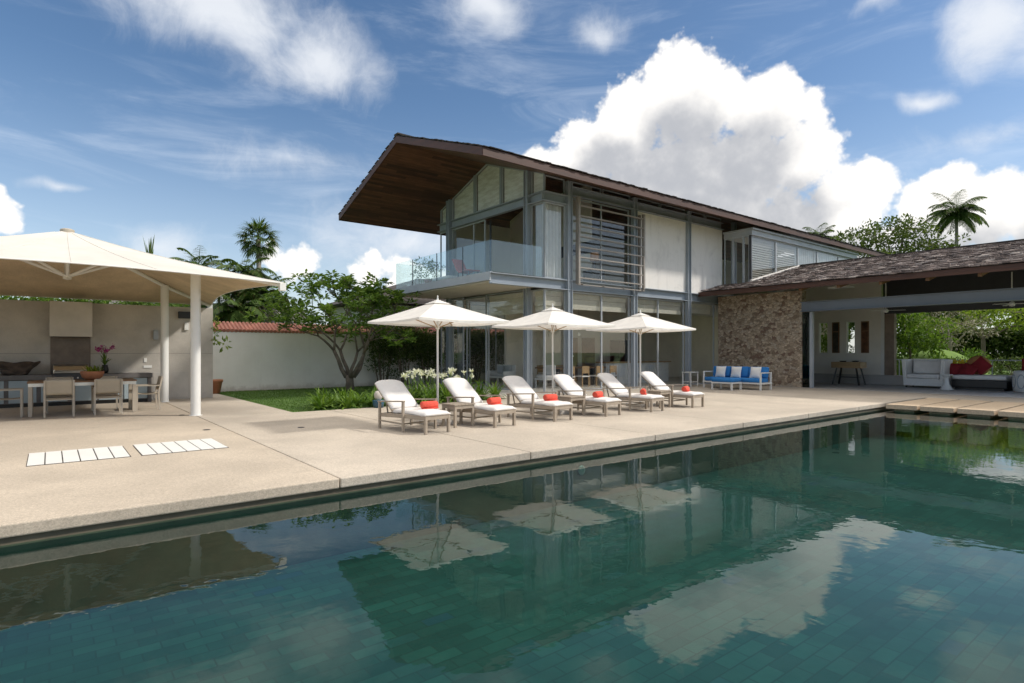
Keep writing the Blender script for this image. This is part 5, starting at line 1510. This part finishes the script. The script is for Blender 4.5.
def fan_palm(x, y, H, seed, lab):
    t = thing('fan_palm', lab, 'palm tree', (x, y, 0))
    mb = MB(); mb.tube([(x, y, -.1), (x + .1, y, H * .5), (x, y, H)], [.24, .19, .17], 9); mb.build('trunk', m_bark_pale, t, smooth=True)
    lb = LB(seed)
    for k in range(52):
        a = k * 2.4; e = 1.35 - 2.35 * (k / 52) + lb.r.uniform(-.15, .15)
        d = Vector((math.cos(a) * math.cos(e), math.sin(a) * math.cos(e), math.sin(e)))
        p0 = Vector((x, y, H)); p1 = p0 + d * lb.r.uniform(.8, 1.15)
        s_ = d.cross(Vector((0, 0, 1)));  s_ = s_.normalized() if s_.length > .05 else Vector((1, 0, 0))
        lb.v += [p0 - s_ * .02, p0 + s_ * .02, p1 + s_ * .015, p1 - s_ * .015]; b = len(lb.v) - 4; lb.f.append((b, b+1, b+2, b+3))
        u = d.cross(s_).normalized()
        for q in range(20):
            f = -1.75 + 3.5 * q / 19
            dd = d * math.cos(f) + s_ * math.sin(f) - Vector((0, 0, .12 + .2 * lb.r.random()))
            lb.blade(p1, dd, lb.r.uniform(.70, 1.05), .10, .85, 3)
    lb.build('crown', m_leaf_palm, t)
fan_palm(12.6, 47.4, 10.2, 501, 'tall fan palm with round crown behind the canopy edge')
pg = 'feather palms beyond the garden wall'
for i, (x, y, H, lab) in enumerate(((10.9, 45.0, 7.0, 'feather palm just left of the tall fan palm, with an arching crown'), (9.4, 45.6, 6.4, 'feather palm over the right part of the white canopy'),
        (8.4, 47.5, 7.4, 'feather palm above the front canopy post'), (7.2, 48.2, 7.0, 'feather palm behind the canopy, second from its apex'), (12.0, 44.2, 5.6, 'short feather palm under the fan palm crown'),
        (10.0, 43.0, 4.4, 'low feather palm hanging over the garden wall'))):
    feather_palm(x, y, H, 26, 2.5, .85, 520 + i * 3, lab, pg, .1, .12, 1.25, 34)
b = MB(); b.tube([(6.74, 58.4, -.1), (6.74, 58.4, 8.6)], [.14, .05], 6)
t = thing('young_palm', 'slender spiky palm tip above the canopy top', 'palm tree', (6.74, 58.4, 0)); b.build('trunk', m_bark, t)
lb = LB(560)
for k in range(14): lb.blade(Vector((6.74, 58.4, 8.6)), Vector((lb.r.uniform(-.16, .16), lb.r.uniform(-.16, .16), 1)), lb.r.uniform(1.8, 3.2), .16, .12, 4)
lb.build('crown', m_leaf_palm, t)
feather_palm(75.4, 19.4, 16.4, 34, 3.3, 1.0, 571, 'tall coconut palm above the terrace roof', None, 0.5, .2, 1.2, 64, 'coconut_palm', None, .07)
feather_palm(62.5, 27.8, 13.4, 24, 2.2, .8, 575, 'palm tip peeping over the house roof', None, .2, .16, 1.2, 28, 'coconut_palm')

# trees ----------------------------------------------------------------
def tree(name, x, y, H, crown, seed, lab, leaf, L, w, grp=None, nclump=200, per=22, cr=.8, trunk_r=.3, bark=None, depth=3, lay=0, cat='tree', gaps=-.12):
    """crown: list of (dx, dy, z, rx, ry, rz) lobes; leaves in clumps on limbs"""
    t = thing(name, lab, cat, (x, y, 0), 0, grp)
    rr = random.Random(seed); mb = MB(); lb = LB(seed + 1)
    top = Vector((x, y, H * .35)); mb.tube([(x, y, -.1), (x + .1, y, H * .18), top], [trunk_r * 1.25, trunk_r, trunk_r * .85], 9)
    for dx, dy, z, rx, ry, rz in crown:
        c = Vector((x + dx, y + dy, z)); mid = top.lerp(c, .5) + Vector((rr.uniform(-.3, .3), rr.uniform(-.3, .3), .35))
        mb.tube([top, mid, c], [trunk_r * .6, trunk_r * .38, trunk_r * .15], 6)
        n = max(6, int(nclump * rx * ry / sum(q[3] * q[4] for q in crown)))
        for k in range(n):
            o = lb.rv(); o = o.normalized() * (o.length ** .45)
            p = c + Vector((o.x * rx, o.y * ry, o.z * rz))
            if mnoise.noise(p * (1.1 / max(.6, cr))) < gaps: continue
            if k % 5 == 0: mb.tube([c.lerp(p, .1), c.lerp(p, .6), p], [trunk_r * .12, trunk_r * .08, .012], 4)
            lb.clump(p, cr * lb.r.uniform(.6, 1.2), per, L, w, .6, .55)
    mb.build('trunk', bark or m_bark, t); lb.build('crown', leaf, t)
    return t
tree('rain_tree', 67.5, 23.0, 15, [(-4.2, 2.4, 12.0, 2.8, 2.8, .9), (-1.5, 1, 13.6, 3.0, 3.0, 1.0), (1.0, -1, 14.2, 3.0, 3.0, .9), (3.6, -3, 12.4, 2.8, 2.6, .8), (0, 0, 12.2, 3.6, 3.4, .9), (-2.6, 1.4, 10.6, 3.2, 3, .8), (2.4, -1.6, 10.6, 3.2, 3, .8), (5.2, -4, 11.6, 1.6, 1.6, .4), (-5.6, 3.8, 12.7, 1.5, 1.5, .4)],
     601, 'wide layered rain tree above the terrace roof', m_leaf_rain, .42, .2, None, 330, 20, .75, .4)
# shrubs over the kitchen wall
for i, (x, y, h) in enumerate(((-3.5, 24.2, 3.25), (-2.2, 24.6, 3.45), (-.9, 24.2, 3.35), (.5, 24.8, 3.4), (1.8, 24.3, 3.35), (3.0, 24.6, 3.3))):
    t = thing('screen_shrub', ['leafy shrub above the kitchen wall, cut by the photo edge', 'leafy shrub above the kitchen wall over the driftwood bowl', 'leafy shrub above the kitchen wall just left of the hood', 'leafy shrub above the kitchen wall behind the hood', 'leafy shrub above the kitchen wall just right of the hood', 'leafy shrub above the kitchen wall near the rear canopy post'][i], 'shrub', (x, y, 0), 0, 'shrubs behind the kitchen wall')
    mb = MB(); lb = LB(640 + i)
    for k in range(5): mb.tube([(x, y, 0), (x + lb.r.uniform(-.5, .5), y + lb.r.uniform(-.4, .4), h - .3)], [.04, .015], 5)
    for k in range(110): lb.clump(Vector((x + lb.r.uniform(-.85, .85), y + lb.r.uniform(-.5, .5), h + .1 - 1.3 * lb.r.random() ** 1.3)), .22, 14, .15, .08)
    mb.build('stem', m_bark, t); lb.build('foliage', m_leaf_mid, t)

# garden beyond the terrace -------------------------------------------
tree('garden_bush', 37.2, 11.7, 5.2, [(0, 0, 1.4, 1.7, 1.7, 1.2), (.3, .6, 3.0, 1.6, 1.5, 1.1), (-.3, -.7, 2.6, 1.4, 1.2, 1.0), (.2, .9, 4.4, 1.3, 1.2, .8)], 701, 'tall yellow green bush beyond the terrace beside the stone pier', m_leaf_mid, .26, .11, None, 230, 24, .45, .07, None, cat='bush')
tree('silver_tree', 43.0, 11.4, 5, [(0, 0, 2.6, 1.6, 1.6, .7), (.2, 1.2, 3.6, 1.5, 1.5, .7), (-.2, -1.2, 3.0, 1.6, 1.4, .6), (0, 0, 4.2, 1.4, 1.4, .5)], 711, 'pale twiggy silver shrub beyond the terrace', m_leaf_tan, .24, .05, None, 130, 18, .5, .1, m_bark_pale, gaps=-.05)
tree('layered_tree', 50.5, 11.5, 7, [(0, 1.5, 3.55, 3.2, 3.4, .28), (.5, -2.0, 4.2, 3.4, 3.2, .3), (0, .5, 5.0, 3.0, 3.4, .3), (1, -3.5, 3.4, 2.8, 2.6, .25)], 721, 'flat layered green tree beyond the terrace, over the daybed', m_leaf_lime, .26, .12, None, 300, 26, .45, .14)
tree('layered_tree', 55.0, 4.5, 9, [(0, 0, 4.4, 3.6, 3.6, .4), (.5, -1.0, 5.6, 3.4, 3.2, .4), (0, 2.5, 3.8, 2.8, 3.0, .3)], 731, 'flat layered green tree beyond the terrace at the photo edge', m_leaf_mid, .28, .13, None, 240, 26, .5, .16)
for i, (x, y, H, lab) in enumerate(((66, 30, 9, 'leafy garden tree far behind the bush beside the pier'), (72, 20, 10.5, 'leafy garden tree far behind the silver shrub'), (76, 11, 9.5, 'leafy garden tree far behind the daybed'), (80, 2, 11, 'leafy garden tree far behind the drum table'), (84, -10, 10, 'leafy garden tree far beyond the photo edge'))):
    tree('garden_tree', x, y, H, [(0, 0, H * .5, 3.4, 3.6, 1.8), (.5, 2.4, H * .7, 2.8, 2.8, 1.5), (-.5, -2.4, H * .62, 3, 2.8, 1.6), (0, 0, H * .85, 2.6, 2.6, 1.3)], 741 + i * 3, lab, m_leaf_mid if i % 2 else m_leaf_rain, .5, .28, 'leafy trees at the back of the garden', 420, 34, .95, .25)
lb = LB(770)
for k in range(2400):
    f = lb.r.random(); c = Vector((57.5 + 1.0 * f + lb.r.uniform(-.4, .4), 18.5 - 22 * f, 2.9 * (1 - .9 * lb.r.random() ** 2.2)))
    lb.clump(c, .5, 14, .34, .20, .3)
hedge = thing('clipped_hedge', 'long dark clipped hedge at the back of the garden', 'hedge', (58, 8, 0))
lb.build('foliage', m_leaf_dark, hedge)
for k in range(12):
    b = MB(); b.tube([(57.6 + k * .08, 17.5 - 1.8 * k, -.1), (57.6 + k * .08, 17.5 - 1.8 * k, 2.2)], [.08, .04], 6); b.build('trunk', m_bark, hedge)
b = MB(); b.grid(lambda u, v: (40 + 6.5 * (u - .5), 11.3 + 5.5 * (v - .5), -.12 + 1.85 * (max(0, math.sin(u * 3.1416)) * max(0, math.sin(v * 3.1416))) ** .8), 20, 20)
setting(b.build('lawn_mound', M('bright_lawn', (.12, .21, .03), .9, .2, 2, .5, 60), smooth=True, recalc=False))
def ball_shrub(x, y, r, h, seed, lab, mat, nm='round_shrub'):
    t = thing(nm, lab, 'shrub', (x, y, 0), 0, 'low shrubs behind the terrace'); lb = LB(seed); mb = MB()
    for k in range(5): mb.tube([(x, y, -.05), (x + lb.r.uniform(-.4, .4) * r, y + lb.r.uniform(-.4, .4) * r, h * .7)], [.03, .012], 5)
    for k in range(int(70 * r)):
        o = lb.rv().normalized(); lb.clump(Vector((x + o.x * r * .85, y + o.y * r * .85, h * .5 + o.z * h * .45)), .2, 16, .12, .06, .4)
    mb.build('stem', m_bark, t); lb.build('foliage', mat, t)
ball_shrub(37.5, 7.2, 1.3, 1.25, 801, 'rounded dark green shrub behind the railing at the drum table', m_leaf_dark)
tree('garden_bush', 35.2, 15.0, 5, [(0, 0, 1.4, 1.1, 1.2, 1.2), (0, .2, 3.0, 1.1, 1.2, 1.1)], 845, 'leafy bush seen through the slot windows of the terrace wall', m_leaf_mid, .24, .11, None, 120, 22, .4, .06, None, cat='bush')
ball_shrub(36.5, 9.3, .9, 1.2, 805, 'small dark shrub behind the daybed', m_leaf_dark)
ball_shrub(38.5, 5.2, 1.2, 1.4, 809, 'rounded green shrub at the photo edge behind the bench', m_leaf_mid)
ball_shrub(41.0, 10.0, 1.2, 1.7, 813, 'bright broad leaved shrub in front of the dark hedge', m_leaf_mid)
ball_shrub(35.2, 10.3, .8, .95, 817, 'low yellow green shrub left of the wicker armchair', m_leaf_lime)
t = thing('yellow_flowers', 'yellow flowers in a pot between the armchair and the daybed', 'flowers', (31.0, 8.2, .45))
b = MB(); b.lathe([(0, .45), (.16, .45), (.2, .72), (0, .72)], 16, (31.0, 7.95, 0), cap=False); b.build('pot', m_white_paint, t)
lb = LB(830)
for k in range(26): lb.clump(Vector((31.0 + lb.r.uniform(-.15, .15), 7.95 + lb.r.uniform(-.3, .3), .98 + lb.r.uniform(-.15, .15))), .09, 9, .1, .07)
lb.build('flower', m_flower_yellow, t)
# trees behind the photographer and beside the pool, seen only as reflections in the glass
for i, (x, y, H) in enumerate(((-14, -22, 9), (2, -26, 10), (16, -24, 9), (30, -26, 11), (-26, -10, 9), (44, -18, 10))):
    tree('far_garden_tree', x, y, H, [(0, 0, H * .55, 3.6, 3.4, 1.8), (1, 1, H * .8, 2.6, 2.6, 1.3), (-2, -1, H * .65, 2.6, 2.6, 1.4)], 851 + i * 3, 'dark leafy tree across the pool, mirrored in the house glass', m_leaf_rain, .45, .22, 'trees across the pool', 90, 22, .9, .25)
